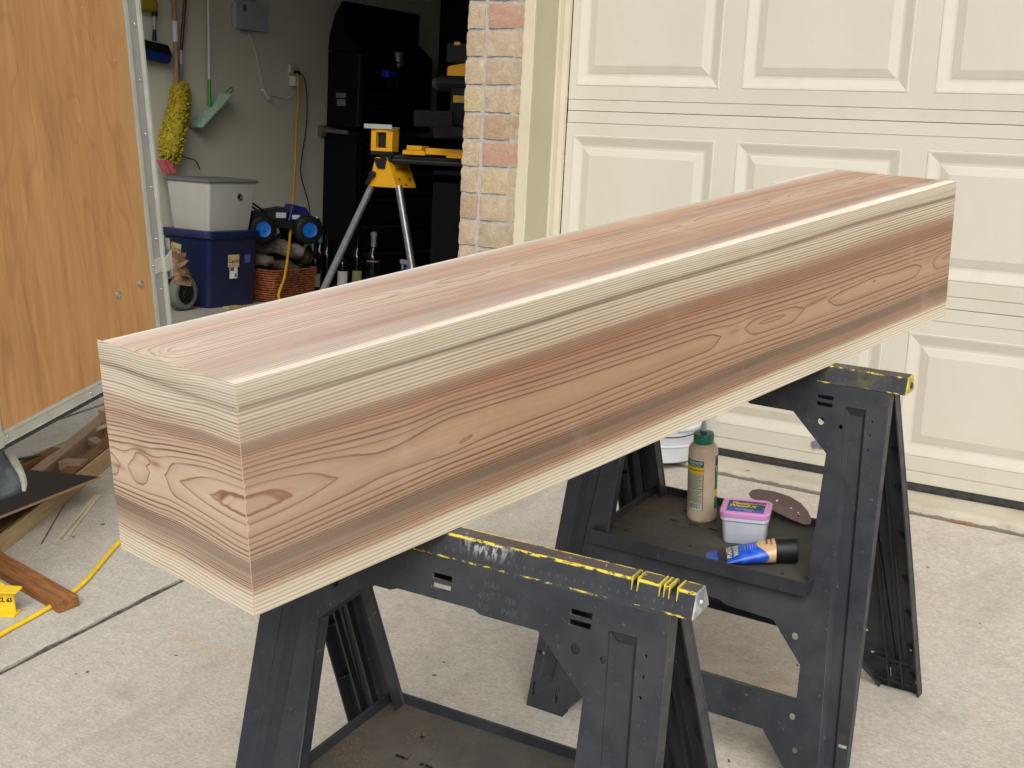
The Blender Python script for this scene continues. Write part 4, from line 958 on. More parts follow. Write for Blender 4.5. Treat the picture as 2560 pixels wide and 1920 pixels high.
s_ = MB(); s_.cyl((.13*math.cos(-2.6), .13*math.sin(-2.6), .168), (.152*math.cos(-2.6), .152*math.sin(-2.6), .168), .010, n=10); s_.build('handle_boss', M_buck, bk)

# ------------------------------------------------------------------ trailer door (plywood in aluminium frame)
TX = V(-.3035, .9427, .1384).normalized(); TZ = NRM.normalized(); TY = TZ.cross(TX).normalized(); TX = TY.cross(TZ)
TO = V(-.4719, -1.2868, .2887)
td = thing('cargo_trailer', 'cargo trailer at the left edge with its golden plywood-lined door swung open', 'trailer', M=frame(TO, TX, TY, TZ))
XL = -.815; ZH = 1.95
s_ = MB(); s_.box((XL+.05, 0, .039), (-.0565, .020, ZH-.05)); s_.build('plywood_panel', M_ply, td)
s_ = MB(); s_.box((-.0565, .0012, .003), (-.0305, .022, ZH)); s_.build('frame_stile', M_alu, td, bevel=.001)
s_ = MB(); s_.box((-.0503, -.0006, .003), (-.0345, .0012, ZH)); s_.build('frame_lip', M_alu, td, bevel=.0005)
s_ = MB(); s_.box((-.0302, .004, .0), (.0115, .024, ZH)); s_.build('frame_flange', M_alu2, td)
s_ = MB(); s_.box((.0118, -.006, .0), (.0235, .026, ZH)); s_.build('frame_edge', M_alu, td, bevel=.0012)
s_ = MB(); s_.box((XL, -.0015, .0045), (-.0570, .022, .0385)); s_.box((XL, -.0040, .0045), (-.0570, -.0015, .0085)); s_.box((XL, -.0035, .0305), (-.057, -.0015, .0335)); s_.build('bottom_rail', M_alu, td, bevel=.0008)
s_ = MB(); s_.box((XL, -.002, -.0065), (.02, .014, .0035)); s_.build('rubber_seal', M_rubber, td)
s_ = MB(); s_.box((XL, .004, -.0105), (.02, .030, -.0068)); s_.build('lower_lip', M_alu, td)
s_ = MB(); s_.box((XL-.02, -.005, .0), (-.770, .022, ZH)); s_.build('hinge_stile', M_alu, td, bevel=.004)
s_ = MB(); s_.box((XL, .002, ZH-.05), (.0118, .022, ZH)); s_.build('top_rail', M_alu, td)
riv = MB(); riv.lathe([(.0052, 0), (.0048, .0015), (.0032, .003), (.001, .0037)], n=12); rme = riv.mesh('rivet'); rme.materials.append(M_chrome); rme.transform(Matrix.Rotation(math.radians(90), 4, 'X')); fixn(rme); rme.shade_smooth()
for i in range(13):
    o = bpy.data.objects.new('rivet', rme); COL.objects.link(o); o.parent = td; o.location = (-.0025, .004, .055+.1457*i)
for x_, z_ in ((-.4025, .0175), (-.7515, .0205), (-.05, .02)):
    o = bpy.data.objects.new('rivet', rme); COL.objects.link(o); o.parent = td; o.location = (x_, -.0015, z_)
o = bpy.data.objects.new('rivet', rme); COL.objects.link(o); o.parent = td; o.location = (-.0385, -.0006, .277)
for x_, z_ in ((-.2264, .2389), (-.113, .2423)):
    s_ = MB(); s_.lathe([(.0105, 0), (.0102, .002), (.007, .004), (.004, .0042), (.0035, .0025)], n=20); b_ = s_.build('carriage_bolt', M_zinc, td, smooth=True, ang=40); b_.matrix_local = Matrix.Translation((x_, 0, z_)) @ Matrix.Rotation(math.radians(90), 4, 'X')
# trailer body, out of frame to the left: white box on two wheels, open at the rear
BI = td.matrix_world.inverted(); M_twhite = paint('white_trailer_skin', (205, 206, 204), (200, 201, 199), .4)
_tx = V(1, 0, -.0125).normalized(); _ty = NRM.cross(_tx).normalized(); FB = BI @ frame(G(-2.45, -6.1, .46), _tx, _ty, NRM)
def tbody(name, a, b, mt): 
    s_ = MB(); s_.box(a, b, M=FB); return s_.build(name, mt, td)
tbody('floor', (0, 0, -.06), (2.12, 3.95, .0), M_brd1); tbody('side_wall', (0, 0, .0), (.03, 3.95, 1.95), M_twhite); tbody('side_wall', (2.09, 0, .0), (2.12, 3.95, 1.95), M_twhite)
tbody('front_wall', (.03, 0, 0), (2.09, .03, 1.95), M_twhite); tbody('roof', (0, 0, 1.95), (2.12, 3.95, 1.99), M_twhite); tbody('bumper', (.0, 3.95, -.12), (2.12, 3.99, -.02), M_alu)
for x_ in (-.12, 2.24):
    s_ = MB(); s_.cyl(FB @ V(x_-.09, 1.9, -.12), FB @ V(x_+.09, 1.9, -.12), .33, n=32); s_.build('wheel', M_rubber, td, smooth=True)
    tbody('fender', (min(x_-.11, x_+.11), 1.5, .24), (max(x_-.11, x_+.11), 2.3, .27), M_alu)
# latch: a bent strap carrying a vertical cam bar on the far side of the stile
s_ = MB(); s_.box((-.028, .0, .250), (.012, .0038, .292)); s_.hexa([V(.012, -.0075, .247), V(.055, -.0075, .249), V(.055, -.004, .249), V(.012, -.004, .247)], [V(.012, -.0075, .285), V(.055, -.0075, .303), V(.055, -.004, .303), V(.012, -.004, .285)]); s_.build('latch_strap', M_alu, td, bevel=.001)
s_ = MB(); s_.cyl((.056, .008, .304), (.056, .008, .337), .0115, n=16); s_.cyl((.060, .008, .254), (.058, .008, .302), .0095, n=16); s_.cyl((.0640, .008, .225), (.063, .008, .252), .0105, n=16); s_.build('cam_bar', M_zinc, td, smooth=True, bevel=.001)

# ------------------------------------------------------------------ scraps under the trailer door
def board(name, p0, p1, w_, h_, mat, label, cat, lift=0.0, rollv=0, group=None, mats=None, tilt=None):
    """board lying on the driveway from p0 to p1 (x,y,height above the concrete), width to its left"""
    a = G(p0[0], p0[1], p0[2]+lift); b = G(p1[0], p1[1], p1[2]+lift); x = (b-a).normalized(); z = NRM.normalized(); y = z.cross(x).normalized(); z = x.cross(y)
    if rollv: 
        R_ = Matrix.Rotation(math.radians(rollv), 3, x); y = R_ @ y; z = R_ @ z
    L_ = (b-a).length
    t = MB(); t.box((0, 0, 0), (L_, w_, h_)); o = t.build(name, mat, None, bevel=min(.0015, h_*.2)); o.matrix_world = frame(a, x, y, z); return tag(o, label, cat, group)
g1_ = 'scrap boards under the trailer door'
board('scrap_board', (-.560, -1.99, .001), (-1.075, -.87, .001), .052, .050, M_brd1, 'long dark brown board with pale edge lying nearest under the trailer door', 'board', group=g1_)
board('scrap_strip', (-.552, -1.985, .001), (-1.066, -.872, .001), -.012, .052, M_brd2, 'pale yellow strip along the front edge of the brown board', 'board', group=g1_)
board('scrap_board', (-.66, -1.94, .001), (-1.25, -.80, .001), .045, .056, M_brd3, 'weathered pinkish board lying behind the dark brown one', 'board', group=g1_)
board('scrap_board', (-1.02, -1.25, .03), (-1.185, -.93, .012), .055, .018, M_brd3, 'short pink-brown board flat behind the black sheet', 'board', group=g1_, rollv=-12)
board('scrap_strip', (-1.15, -1.24, .045), (-1.175, -.93, .040), -.014, .010, M_ash, 'thin pale strip resting along the short board', 'board', group=g1_)
board('wood_block', (-1.20, -.930, .001), (-1.205, -.860, .001), -.075, .095, M_brd2, 'upright brown wood block beyond the scrap boards', 'block', group=g1_)
board('wood_chunk', (-.93, -1.20, .03), (-1.0, -1.23, .028), .05, .028, M_brd3, 'small angled wood offcut on the pile', 'offcut', group=g1_, rollv=8)
board('wood_chunk', (-1.03, -1.05, .03), (-1.10, -1.03, .03), .03, .02, M_brd3, 'tiny offcut between the strip and the boards', 'offcut', group=g1_)
board('scrap_strip', (-1.02, -1.48, .11), (-1.08, -1.20, .045), .02, .006, M_rubber, 'thin black strip poking from under the hardboard', 'strip')
board('scrap_board', (-1.0, -1.45, .05), (-1.09, -1.18, .03), .03, .03, M_brd1, 'dark board end hidden behind the hardboard', 'board', group=g1_)
# dark hardboard sheet
s_ = MB(); 
sv_ = [G(-.60, -1.93, .14), G(-.765, -1.29, .062), G(-1.02, -1.42, .085), G(-1.10, -1.95, .16)]
s_.hexa([v-NRM*.004 for v in sv_], sv_); hb = s_.build('hardboard_sheet', M_bsheet, None); tag(hb, 'dark brown hardboard sheet lying across the scrap boards', 'sheet')
s_ = MB(); s_.hexa([sv_[0]+V(.003, 0, -.006), sv_[1]+V(.004, .002, -.006), sv_[1]+V(.0002, 0, -.006), sv_[0]+V(-.0002, 0, -.006)], [sv_[0]+V(.003, 0, .0004), sv_[1]+V(.004, .002, .0004), sv_[1]+V(.0002, 0, .0004), sv_[0]+V(-.0002, 0, .0004)]); 
o = s_.build('pale_edge', M_brd3, hb)
# hanging weather flap under the door (off-white cloth cover)
s_ = MB(); vs = []; n_ = 12
for i in range(n_+1):
    t_ = i/n_
    for j in range(5):
        u_ = j/4
        vs.append(TO+TX*(-.725-.05*u_+.028*math.sin(t_*2.4)*(1-u_)+.0)+TY*(.03+.012*math.sin(5*t_+3*u_)+.04*u_)+TZ*(-.005-.135*t_-.02*u_*t_))
fs = [(i*5+j, i*5+j+1, i*5+6+j, i*5+5+j) for i in range(n_) for j in range(4)]; s_.add(vs, fs); o = s_.build('cloth_flap', simple('grey_vinyl_cloth', (96, 102, 106), .7, .3, c2=(66, 72, 78), scale=20, bump=.3), None, smooth=True)
md = o.modifiers.new('thickness', 'SOLIDIFY'); md.thickness = .003
tag(o, 'grey cloth flap hanging below the trailer door over the dark sheet', 'cloth')
s_ = MB(); s_.tube([TO+TX*(-.725+.028*math.sin(i/9*2.4)+.004)+TY*(.03+.012*math.sin(5*i/9)-.004)+TZ*(-.005-.135*i/9) for i in range(10)], [.009, .010, .011, .010, .012, .011, .010, .009, .008, .005], 8)
s_.build('hem', simple('off_white_hem', (160, 158, 146), .7, .3), o, smooth=True)
# slivers
board('wood_sliver', (-.596, -1.578, .001), (-.768, -1.304, .001), .012, .004, M_ash, 'pale split sliver of wood alone on the concrete', 'sliver', group='pale wood slivers on the concrete')
board('wood_sliver', (-.582, -1.563, .001), (-.762, -1.298, .001), .010, .004, M_ash, 'second pale sliver lying against the first one', 'sliver', group='pale wood slivers on the concrete')
board('wood_sliver', (-.62, -1.62, .001), (-.80, -1.40, .001), .003, .003, M_brd1, 'thin dark twig on the concrete beside the scrap boards', 'twig')
# oak offcut and yellow bracket
board('oak_offcut', (-.232, -1.868, .001), (-.72, -1.79, .001), -.058, .030, M_oak, 'honey brown board offcut behind the yellow bracket', 'offcut')
YB = thing('yellow_bracket', 'yellow plastic track end marked 65 at the left picture edge', 'bracket', M=frame(G(-.325, -1.925, .001), V(-.86, -.51, 0).normalized(), V(.51, -.86, 0).normalized(), V(0, 0, 1)))
q0 = G(-.322, -1.925, .0); 
xx = (G(-.60, -2.06, .0)-q0).normalized(); zz = NRM.normalized(); yy = zz.cross(xx).normalized(); xx = yy.cross(zz)
YB.matrix_world = frame(q0, xx, yy, zz)
M_ybr = simple('yellow_track_plastic', (236, 198, 40), .45, .5, var=.06)
s_ = MB(); s_.box((0, -.002, .006), (.5, .002, .066)); s_.build('web', M_ybr, YB)
s_ = MB(); s_.box((-.004, -.018, 0), (.5, .018, .0055)); s_.build('flange', M_ybr, YB, bevel=.001)
s_ = MB(); s_.hexa([V(-.016, -.019, .066), V(.5, -.019, .066), V(.5, .019, .066), V(-.016, .019, .066)], [V(-.012, -.019, .0705), V(.5, -.019, .0705), V(.5, .019, .0705), V(-.012, .019, .0705)]); s_.build('flange', M_ybr, YB, bevel=.001)
s_ = MB(); s_.hexa([V(.028, -.017, .071), V(.5, -.017, .071), V(.5, .017, .071), V(.028, .017, .071)], [V(.05, -.017, .090), V(.5, -.017, .090), V(.5, .017, .090), V(.05, .017, .090)]); s_.build('upper_web', M_ybr, YB)
MT = Matrix.Identity(4)
nrm_side = 1 if (cam.location-YB.location).dot(yy) > 0 else -1
for i in range(3):
    MT[i][0] = (-nrm_side, 0, 0)[i] if nrm_side > 0 else (1, 0, 0)[i]; MT[i][1] = (0, 0, 1)[i]; MT[i][2] = (0, nrm_side, 0)[i]
MT.translation = V(.030, nrm_side*.0022, .040)
text('TCL 65', .016, MT, M_ink, YB, ext=.0002, shear=.2, wt=.0006)
# the cord across the concrete
pc = [(-.05, -2.62), (-.13, -2.38), (-.21, -2.16), (-.254, -2.022), (-.262, -1.95), (-.270, -1.876), (-.285, -1.798), (-.315, -1.718), (-.375, -1.61), (-.432, -1.506), (-.50, -1.37), (-.60, -1.10), (-.80, -.75), (-1.2, -.35), (-1.7, .05), (-2.1, .6), (-2.35, 1.2), (-2.5, 1.8), (-2.75, 2.1)]
def smooth_path(P, n_=8):
    P = [Vector(p) for p in P]; out = []
    for i in range(len(P)-1):
        p0, p1, p2, p3 = P[max(i-1, 0)], P[i], P[i+1], P[min(i+2, len(P)-1)]
        for k in range(n_):
            t_ = k/n_; out.append(.5*((2*p1)+(-p0+p2)*t_+(2*p0-5*p1+4*p2-p3)*t_*t_+(-p0+3*p1-3*p2+p3)*t_**3))
    return out+[P[-1]]
P3 = [(G(x_, y_, .0064) if y_ < -.2 else V(x_, y_, -.024+.0064)) for x_, y_ in pc]
cd = MB(); cd.tube(smooth_path(P3), .0062, 10); o = cd.build('extension_cord', M_cordY, None, smooth=True); tag(o, 'thick yellow extension cord curving over the driveway', 'cord')
# fallen leaves and chips on the concrete
rl = random.Random(3)
lm = simple('dry_leaf_bits', (112, 98, 76), .9, .2, c2=(74, 64, 50), scale=40)
def leaf(x_, y_, sz, lab, mat=lm):
    s_ = MB(); a = rl.uniform(0, 6); on = y_ > -.165 and x_ > .03
    base = V(x_, y_, -.0235) if on else G(x_, y_, .0008)
    pts = [(1, 0), (.3, .35), (-.5, .28), (-1, 0), (-.4, -.3), (.4, -.32)]
    vs = [base+V(sz*(p*math.cos(a)-q*math.sin(a)), sz*(p*math.sin(a)+q*math.cos(a)), sz*rl.uniform(.0, .35)) for p, q in pts]; c_ = base+V(0, 0, sz*.3)
    vs = vs+[c_]; s_.add(vs, [(i, (i+1) % 6, 6) for i in range(6)]); o = s_.build('leaf_bit', mat, None); md = o.modifiers.new('thickness', 'SOLIDIFY'); md.thickness = .0006
    tag(o, lab, 'leaf', 'dry leaf bits on the concrete')
LF = [((-0.582,-1.439,-0.205), .008), ((-0.584,-1.541,-0.220), .007), ((0.864,-0.138,-0.024), .008), ((0.863,-0.011,-0.024), .005), ((0.999,-0.096,-0.024), .004), ((0.735,-1.561,-0.239), .006), ((0.750,-1.619,-0.247), .007), ((1.454,-1.580,-0.251), .006), ((0.063,-2.022,-0.296), .008), ((0.543,-1.542,-0.234), .004), ((1.430,-1.155,-0.190), .006), ((1.534,-0.504,-0.098), .006), ((0.045,-2.039,-0.299), .005), ((0.180,-1.862,-0.275), .005), ((1.729,-0.744,-0.135), .004)]
LL = ['dry leaf bit on the concrete between the slivers and the beam corner', 'dry leaf bit beside the near end of the pale slivers', 'largest dry leaf bit on the painted garage threshold', 'leaf bit nearest the rubber seal on the painted threshold', 'small leaf bit on the threshold left of the far sawhorse leg', 'left leaf bit on the concrete framed by the near sawhorse', 'right leaf bit on the concrete framed by the near sawhorse', 'reddish leaf bit at the bottom edge between the sawhorses', 'leaf bit on the open concrete below the slab joint', 'small leaf bit high in the near sawhorse opening', 'leaf bit seen through the lower opening of the far sawhorse', 'leaf bit on the concrete right of the far sawhorse', 'tiny leaf bit beside the one below the slab joint', 'leaf bit on the concrete left of the near sawhorse leg', 'leaf bit on the open concrete at the far right']
for k_, (p_, s__) in enumerate(LF): leaf(p_[0], p_[1], s__, LL[k_])
s_ = MB(); s_.box((1.50, -.178, gz(1.5, -.178)+.001), (1.565, -.173, gz(1.5, -.178)+.0045)); o = s_.build('rusty_sliver', M_rust, None); tag(o, 'rusty brown sliver along the broken threshold edge', 'sliver')

# ------------------------------------------------------------------ garage contents : left wall
WX = -3.3
def wallpt(p, off=.03): return V(WX+off, p[1], p[2])
# storage tote with light box on it
tote = thing('storage_tote', 'navy blue storage tote with card label under the grey box', 'tote', (-2.86-.18, 1.18+.19, -.024))
def tray_rings(w_, d_, tw, td_, h_, r_=.03): return [(rrect(w_, d_, r_), 0), (rrect(tw, td_, r_), h_)]
W0, D0 = .34, .37
loft([(rrect(W0-.012, D0-.012, .035), 0), (rrect(W0, D0, .035), .01), (rrect(W0+.022, D0+.022, .035), .375), (rrect(W0+.024, D0+.024, .035), .377)], M_navy, 'tote_body', tote)
loft([(rrect(W0+.040, D0+.040, .04), .378), (rrect(W0+.052, D0+.052, .042), .383), (rrect(W0+.052, D0+.052, .042), .410), (rrect(W0+.040, D0+.040, .04), .420)], M_navy, 'tote_rim', tote)
s_ = MB(); s_.box((W0/2+.024, -.04, .382), (W0/2+.031, .07, .412)); s_.build('latch', M_navy, tote, bevel=.003)
for xx in (.05, -.05): pass
def card(p, w_, h_, face, parent, mat, txt=None, tsz=.03, rot=0):
    M_ = Matrix.Identity(4)
    ax = {'x': (V(0, 1, 0), V(0, 0, 1), V(1, 0, 0)), 'y': (V(1, 0, 0), V(0, 0, 1), V(0, -1, 0))}[face]
    for i in range(3): M_[i][0] = ax[0][i]; M_[i][1] = ax[1][i]; M_[i][2] = ax[2][i]; M_[i][3] = p[i]
    M_ = M_ @ Matrix.Rotation(math.radians(rot), 4, 'Z')
    s_ = MB(); s_.box((-w_/2, -h_/2, 0), (w_/2, h_/2, .0008), M=M_); c = s_.build('label', mat, parent)
    if txt: text(txt, tsz, M_ @ Matrix.Translation((0, 0, .0012)), M_ink, c, ext=.0003)
    return c
xf = W0/2+.0115
card((xf+.001, -.005, .255), .085, .07, 'x', tote, M_paper, 'Cards', .034)
c = card((xf-.002, -.002, .195), .060, .075, 'x', tote, M_blabel); s_ = MB(); s_.box((xf+.0, .006, .165), (xf+.0006, .020, .185)); s_.box((xf, -.028, .200), (xf+.0006, .0, .225)); s_.build('print', M_inkgrey, c)
card((xf-.001, .105, .265), .045, .045, 'x', tote, M_purple)
card((-.07, -D0/2-.011, .31), .08, .062, 'y', tote, M_paper, 'Cards', .032, -8)
fb = thing('file_box', 'light grey file box with dark grey lid stacked on the blue tote', 'box', (-3.04+.0, 1.372, -.024+.4205))
loft([(rrect(.275, .31, .012), 0), (rrect(.278, .313, .012), .004), (rrect(.335, .365, .014), .262)], M_lbox, 'box_body', fb)
loft([(rrect(.350, .385, .014), .263), (rrect(.356, .39, .014), .266), (rrect(.356, .39, .014), .274), (rrect(.335, .37, .014), .281), (rrect(.30, .33, .014), .283)], M_lid, 'box_lid', fb)
s_ = MB(); s_.lathe([(.020, 0), (.020, .004), (.014, .008), (.007, .009), (.006, .004)], n=24); l_ = s_.build('lock', M_chrome, fb, smooth=True); l_.matrix_local = Matrix.Translation((.160, .055, .185)) @ Matrix.Rotation(math.radians(84), 4, 'Y')
# trolley wheel in front of the tote
wh = thing('trolley', 'small trolley with one fat grey wheel left of the blue tote', 'trolley', (-2.90, 1.035, -.024))
def wheelprof(r, w_): return [(r*.60, -w_*.36), (r*.84, -w_*.5), (r*.95, -w_*.40), (r, -w_*.15), (r, w_*.15), (r*.95, w_*.40), (r*.84, w_*.5), (r*.60, w_*.36)]
s_ = MB(); s_.lathe(wheelprof(.096, .062), n=36); o = s_.build('tyre', M_tyre, wh, smooth=True, ang=60); Mw = Matrix.Translation((0, -.005, .096)) @ Matrix.Rotation(math.radians(6), 4, 'Z') @ Matrix.Rotation(math.radians(90), 4, 'Y'); o.matrix_local = Mw
s_ = MB(); s_.lathe([(.030, -.026), (.056, -.024), (.057, .0305), (.05, .026), (.02, .022), (.018, .033)], n=24); h_ = s_.build('hub', M_black, wh, smooth=True, ang=40); h_.matrix_local = Mw
s_ = MB(); s_.cyl((-.02, -.02, .096), (-.16, -.13, .10), .012); s_.box((-.20, -.16, .06), (-.11, -.10, .17)); s_.build('axle_bracket', M_dsteel, wh)
s_ = MB(); s_.box((-.26, -.16, .10), (-.18, .02, .42)); s_.build('deck', M_black, wh)
# torn kraft paper over the wheel
s_ = MB(); rk = random.Random(5); gx_, gy_ = 9, 7; vs = []
for i in range(gx_):
    for j in range(gy_): vs.append(V(-3.00+.16*i/(gx_-1)+rk.uniform(-.012, .012), .99+.05*math.sin(i*1.7+j)+rk.uniform(-.02, .02), .155+.14*j/(gy_-1)-.05*(i/(gx_-1))**2+rk.uniform(-.014, .014)))
s_.add(vs, [(i*gy_+j, i*gy_+j+1, (i+1)*gy_+j+1, (i+1)*gy_+j) for i in range(gx_-1) for j in range(gy_-1)]); o = s_.build('kraft_paper', M_kraft, None, smooth=False); md = o.modifiers.new('thickness', 'SOLIDIFY'); md.thickness = .002
tag(o, 'crumpled brown paper lying over the grey trolley wheel', 'paper')
# logs in a wicker basket
bas = thing('wicker_basket', 'brown wicker basket full of driftwood right of the tote', 'basket', (-2.97, 1.82, -.024))
s_ = MB(); bw, bd, bh = .30, .36, .20
s_.box((-bw/2+.012, -bd/2+.012, .003), (bw/2-.012, bd/2-.012, bh-.006)); s_.build('lining', M_black, bas)
M_wick2 = M_wick
rows = 14
for i in range(rows):
    s_ = MB(); z_ = .007+i*(bh-.01)/rows+.004; pts = []
    for a_, b_ in rrect(bw+.03*i/rows, bd+.03*i/rows, .03, 3): pts.append((a_, b_, z_))
    pts2 = []
    for k in range(len(pts)):
        p, q = Vector(pts[k]), Vector(pts[(k+1) % len(pts)]); m_ = max(1, int((q-p).length/.03))
        for t_ in range(m_): w__ = p.lerp(q, t_/m_); d_ = V(w__.x, w__.y, 0).normalized()*(.003 if (len(pts2)+i) % 2 else -.003); pts2.append(w__+d_)
    pts2.append(pts2[0]); s_.tube(pts2, .0054, 6); s_.build('wicker_strand', M_wick2, bas, smooth=True)
def log(p, q, r0, r1_, mat, lab, seed):
    rg = random.Random(seed); p, q = Vector(p), Vector(q); n_ = 9; pts = []; rs = []
    for i in range(n_):
        t_ = i/(n_-1); pts.append(p.lerp(q, t_)+V(rg.uniform(-1, 1), rg.uniform(-1, 1), rg.uniform(-1, 1))*.008); rs.append((r0+(r1_-r0)*t_)*rg.uniform(.88, 1.12)*(.7 if i in (0, n_-1) else 1))
    s_ = MB(); s_.tube(pts, rs, 14)
    for k in range(len(s_.v)):
        s_.v[k] = tuple(c+rg.uniform(-.004, .004) for c in s_.v[k])
    o = s_.build('log', mat, None, smooth=True, ang=50); tag(o, lab, 'log', 'driftwood logs piled in the basket')
log((-3.12, 1.70, .30), (-2.84, 1.93, .26), .055, .050, M_drift, 'thick grey driftwood log on top of the pile', 1)
log((-3.10, 1.62, .22), (-2.90, 1.72, .21), .045, .035, M_drift, 'stubby grey log below the top one by the tote', 2)
log((-3.15, 1.95, .20), (-2.88, 2.02, .22), .05, .045, M_log, 'dark brown log at the back of the basket', 3)
log((-3.05, 1.75, .17), (-2.82, 1.86, .145), .05, .052, M_log, 'dark log with its round end over the basket rim', 4)
log((-3.18, 2.05, .30), (-2.96, 2.10, .33), .05, .04, M_log, 'brown log behind the toy truck', 5)
# toy truck
rc = thing('toy_truck', 'black remote control truck with blue wheel and blue body on the logs', 'toy truck', (-3.00, 1.84, .335), rz=math.radians(62)); rc.scale = (1.22, 1.22, 1.22)
s_ = MB(); s_.box((-.17, -.07, .05), (.17, .07, .085)); s_.box((-.19, -.05, .07), (-.12, .05, .12)); s_.build('chassis', M_black, rc, bevel=.004)
s_ = MB(); s_.hexa([V(.04, -.075, .085), V(.18, -.07, .085), V(.18, .07, .085), V(.04, .075, .085)], [V(.07, -.05, .165), V(.14, -.05, .15), V(.14, .05, .15), V(.07, .05, .165)]); s_.hexa([V(.12, -.07, .085), V(.22, -.065, .07), V(.22, .065, .07), V(.12, .07, .085)], [V(.12, -.06, .125), V(.21, -.055, .10), V(.21, .055, .10), V(.12, .06, .125)]); s_.build('body_shell', simple('deep_blue_shell', (20, 36, 120), .4, c2=(14, 20, 50), scale=14), rc, bevel=.006)
s_ = MB(); s_.hexa([V(-.13, -.06, .085), V(.035, -.07, .085), V(.035, .07, .085), V(-.13, .06, .085)], [V(-.10, -.05, .125), V(.035, -.055, .15), V(.035, .055, .15), V(-.10, .05, .125)]); s_.build('bonnet', M_black, rc, bevel=.006)
s_ = MB()
for a_, b_ in (((-.02, -.0755, .10), (.03, -.076, .125)), ((.06, -.077, .095), (.10, -.0775, .115)), ((.13, -.0745, .09), (.19, -.073, .11))): s_.box((a_[0], a_[1]-.001, a_[2]), (b_[0], a_[1]+.001, b_[2]))
s_.split('decal', M_white, rc)
for x_ in (-.10, .13):
    for y_ in (-.10, .10):
        Mw = Matrix.Translation((x_, y_, .048)) @ Matrix.Rotation(math.radians(90), 4, 'X')
        s_ = MB(); s_.lathe([(.030, -.032), (.058, -.034), (.068, -.028), (.070, .0), (.068, .028), (.058, .034), (.030, .032)], n=24); t_ = s_.build('tyre', M_black, rc, smooth=True, ang=60); t_.matrix_local = Mw
        s_ = MB(); s_.lathe([(.036, -.034), (.036, .037), (.031, .0345), (.010, .0338), (.008, .041)], n=20); r_ = s_.build('rim', M_cyan, rc, smooth=True, ang=40); r_.matrix_local = Mw
s_ = MB(); s_.tube([(-.19, -.06, .09), (-.20, -.06, .15), (-.13, -.06, .165), (-.06, -.06, .12)], .005, 6); s_.tube([(-.19, .06, .09), (-.20, .06, .15), (-.13, .06, .165), (-.06, .06, .12)], .005, 6); s_.tube([(-.20, -.06, .15), (-.20, .06, .15)], .005, 6); s_.build('roll_cage', M_black, rc, smooth=True)
# bottles on the floor
def bottle(x_, y_, h_, r_, glass, foil, lab, lmat=None, z_=-.024, name='bottle', lh=(.10, .22), grp='bottles on the garage floor'):
    b_ = thing(name, lab, 'bottle', (x_, y_, z_), group=grp)
    s_ = MB(); s_.lathe([(r_*.95, 0), (r_, .006), (r_, h_*.58), (r_*.90, h_*.64), (r_*.48, h_*.72), (r_*.38, h_*.80), (r_*.36, h_*.97), (r_*.42, h_*.975), (r_*.42, h_)], n=20); s_.build('glass', glass, b_, smooth=True, ang=50)
    if foil:
        s_ = MB(); s_.lathe([(r_*.41, h_*.79), (r_*.40, h_*.96), (r_*.46, h_*.97), (r_*.45, h_*1.004), (r_*.2, h_*1.008)], n=16); s_.build('foil', foil, b_, smooth=True)
    if lmat:
        a = math.atan2(cam.location.y-y_, cam.location.x-x_); wrap_rect(a-.9, a+.9, h_*lh[0], h_*lh[1], r_+.0006, lmat, 'label', b_)
    return b_
for i, (p_, h_, f_, lb_, lm_) in enumerate([
    ((-3.182,2.350,0.188), .30, M_teal, 'dark wine bottle with teal foil beside the basket', None), ((-3.264,2.550,0.173), .31, M_teal, 'dark wine bottle with teal foil further right', None),
    ((-3.038,2.250,0.106), .29, None, 'dark bottle with pale green label by the basket', M_blabel2), ((-3.160,2.500,0.184), .30, None, 'plain dark wine bottle left of the tripod leg', None),
    ((-3.270,2.700,0.139), .30, M_black, 'plain dark bottle behind the tripod leg', None), ((-2.987,2.450,0.075), .25, None, 'bottle with large white label right of the tripod leg', M_blabel),
    ((-3.137,2.700,0.151), .30, M_black, 'dark bottle right behind the white-labelled one', None), ((-2.994,2.600,0.169), .30, None, 'dark bottle with cream label left of the champagne bottle', M_blabel2),
    ((-3.054,2.750,0.156), .30, M_black, 'tall dark bottle next to the champagne bottle', None)]):
    bottle(p_[0], p_[1], h_+.05, .038, M_glass if i % 2 else M_glassb, f_, lb_, lm_, lh=(.14, .44) if lm_ is M_blabel else (.12, .36))
pch = (-2.783,2.500,0.192)
cb = bottle(pch[0], pch[1], .385, .043, M_glass, M_silver, 'champagne bottle with pale silver foil right of the wine bottles', None)
s_ = MB(); s_.lathe([(.0195, .255), (.0175, .30), (.0165, .36), (.0205, .368), (.0205, .386), (.010, .392)], n=20); s_.build('neck_foil', simple('pale_blue_foil', (150, 168, 176), .4, .5, .2), cb, smooth=True)
s_ = MB(); s_.lathe([(.044, .205), (.042, .225), (.030, .255), (.0198, .268)], n=20); s_.build('neck_label', simple('mauve_neck_label', (140, 112, 110), .5, .4), cb, smooth=True)
p_ = (-2.814,2.900,0.132)
sb = thing('spray_bottle', 'white and blue spray bottle behind the right tripod leg', 'spray bottle', (p_[0], p_[1], -.024))
s_ = MB(); s_.lathe([(.035, 0), (.037, .01), (.035, .11), (.016, .15), (.014, .165)], n=18); s_.build('bottle_body', M_cyan, sb, smooth=True)
s_ = MB(); s_.box((-.06, -.012, .165), (.03, .012, .195)); s_.box((-.05, -.008, .13), (-.035, .008, .166)); s_.build('trigger_head', M_white, sb, bevel=.003)
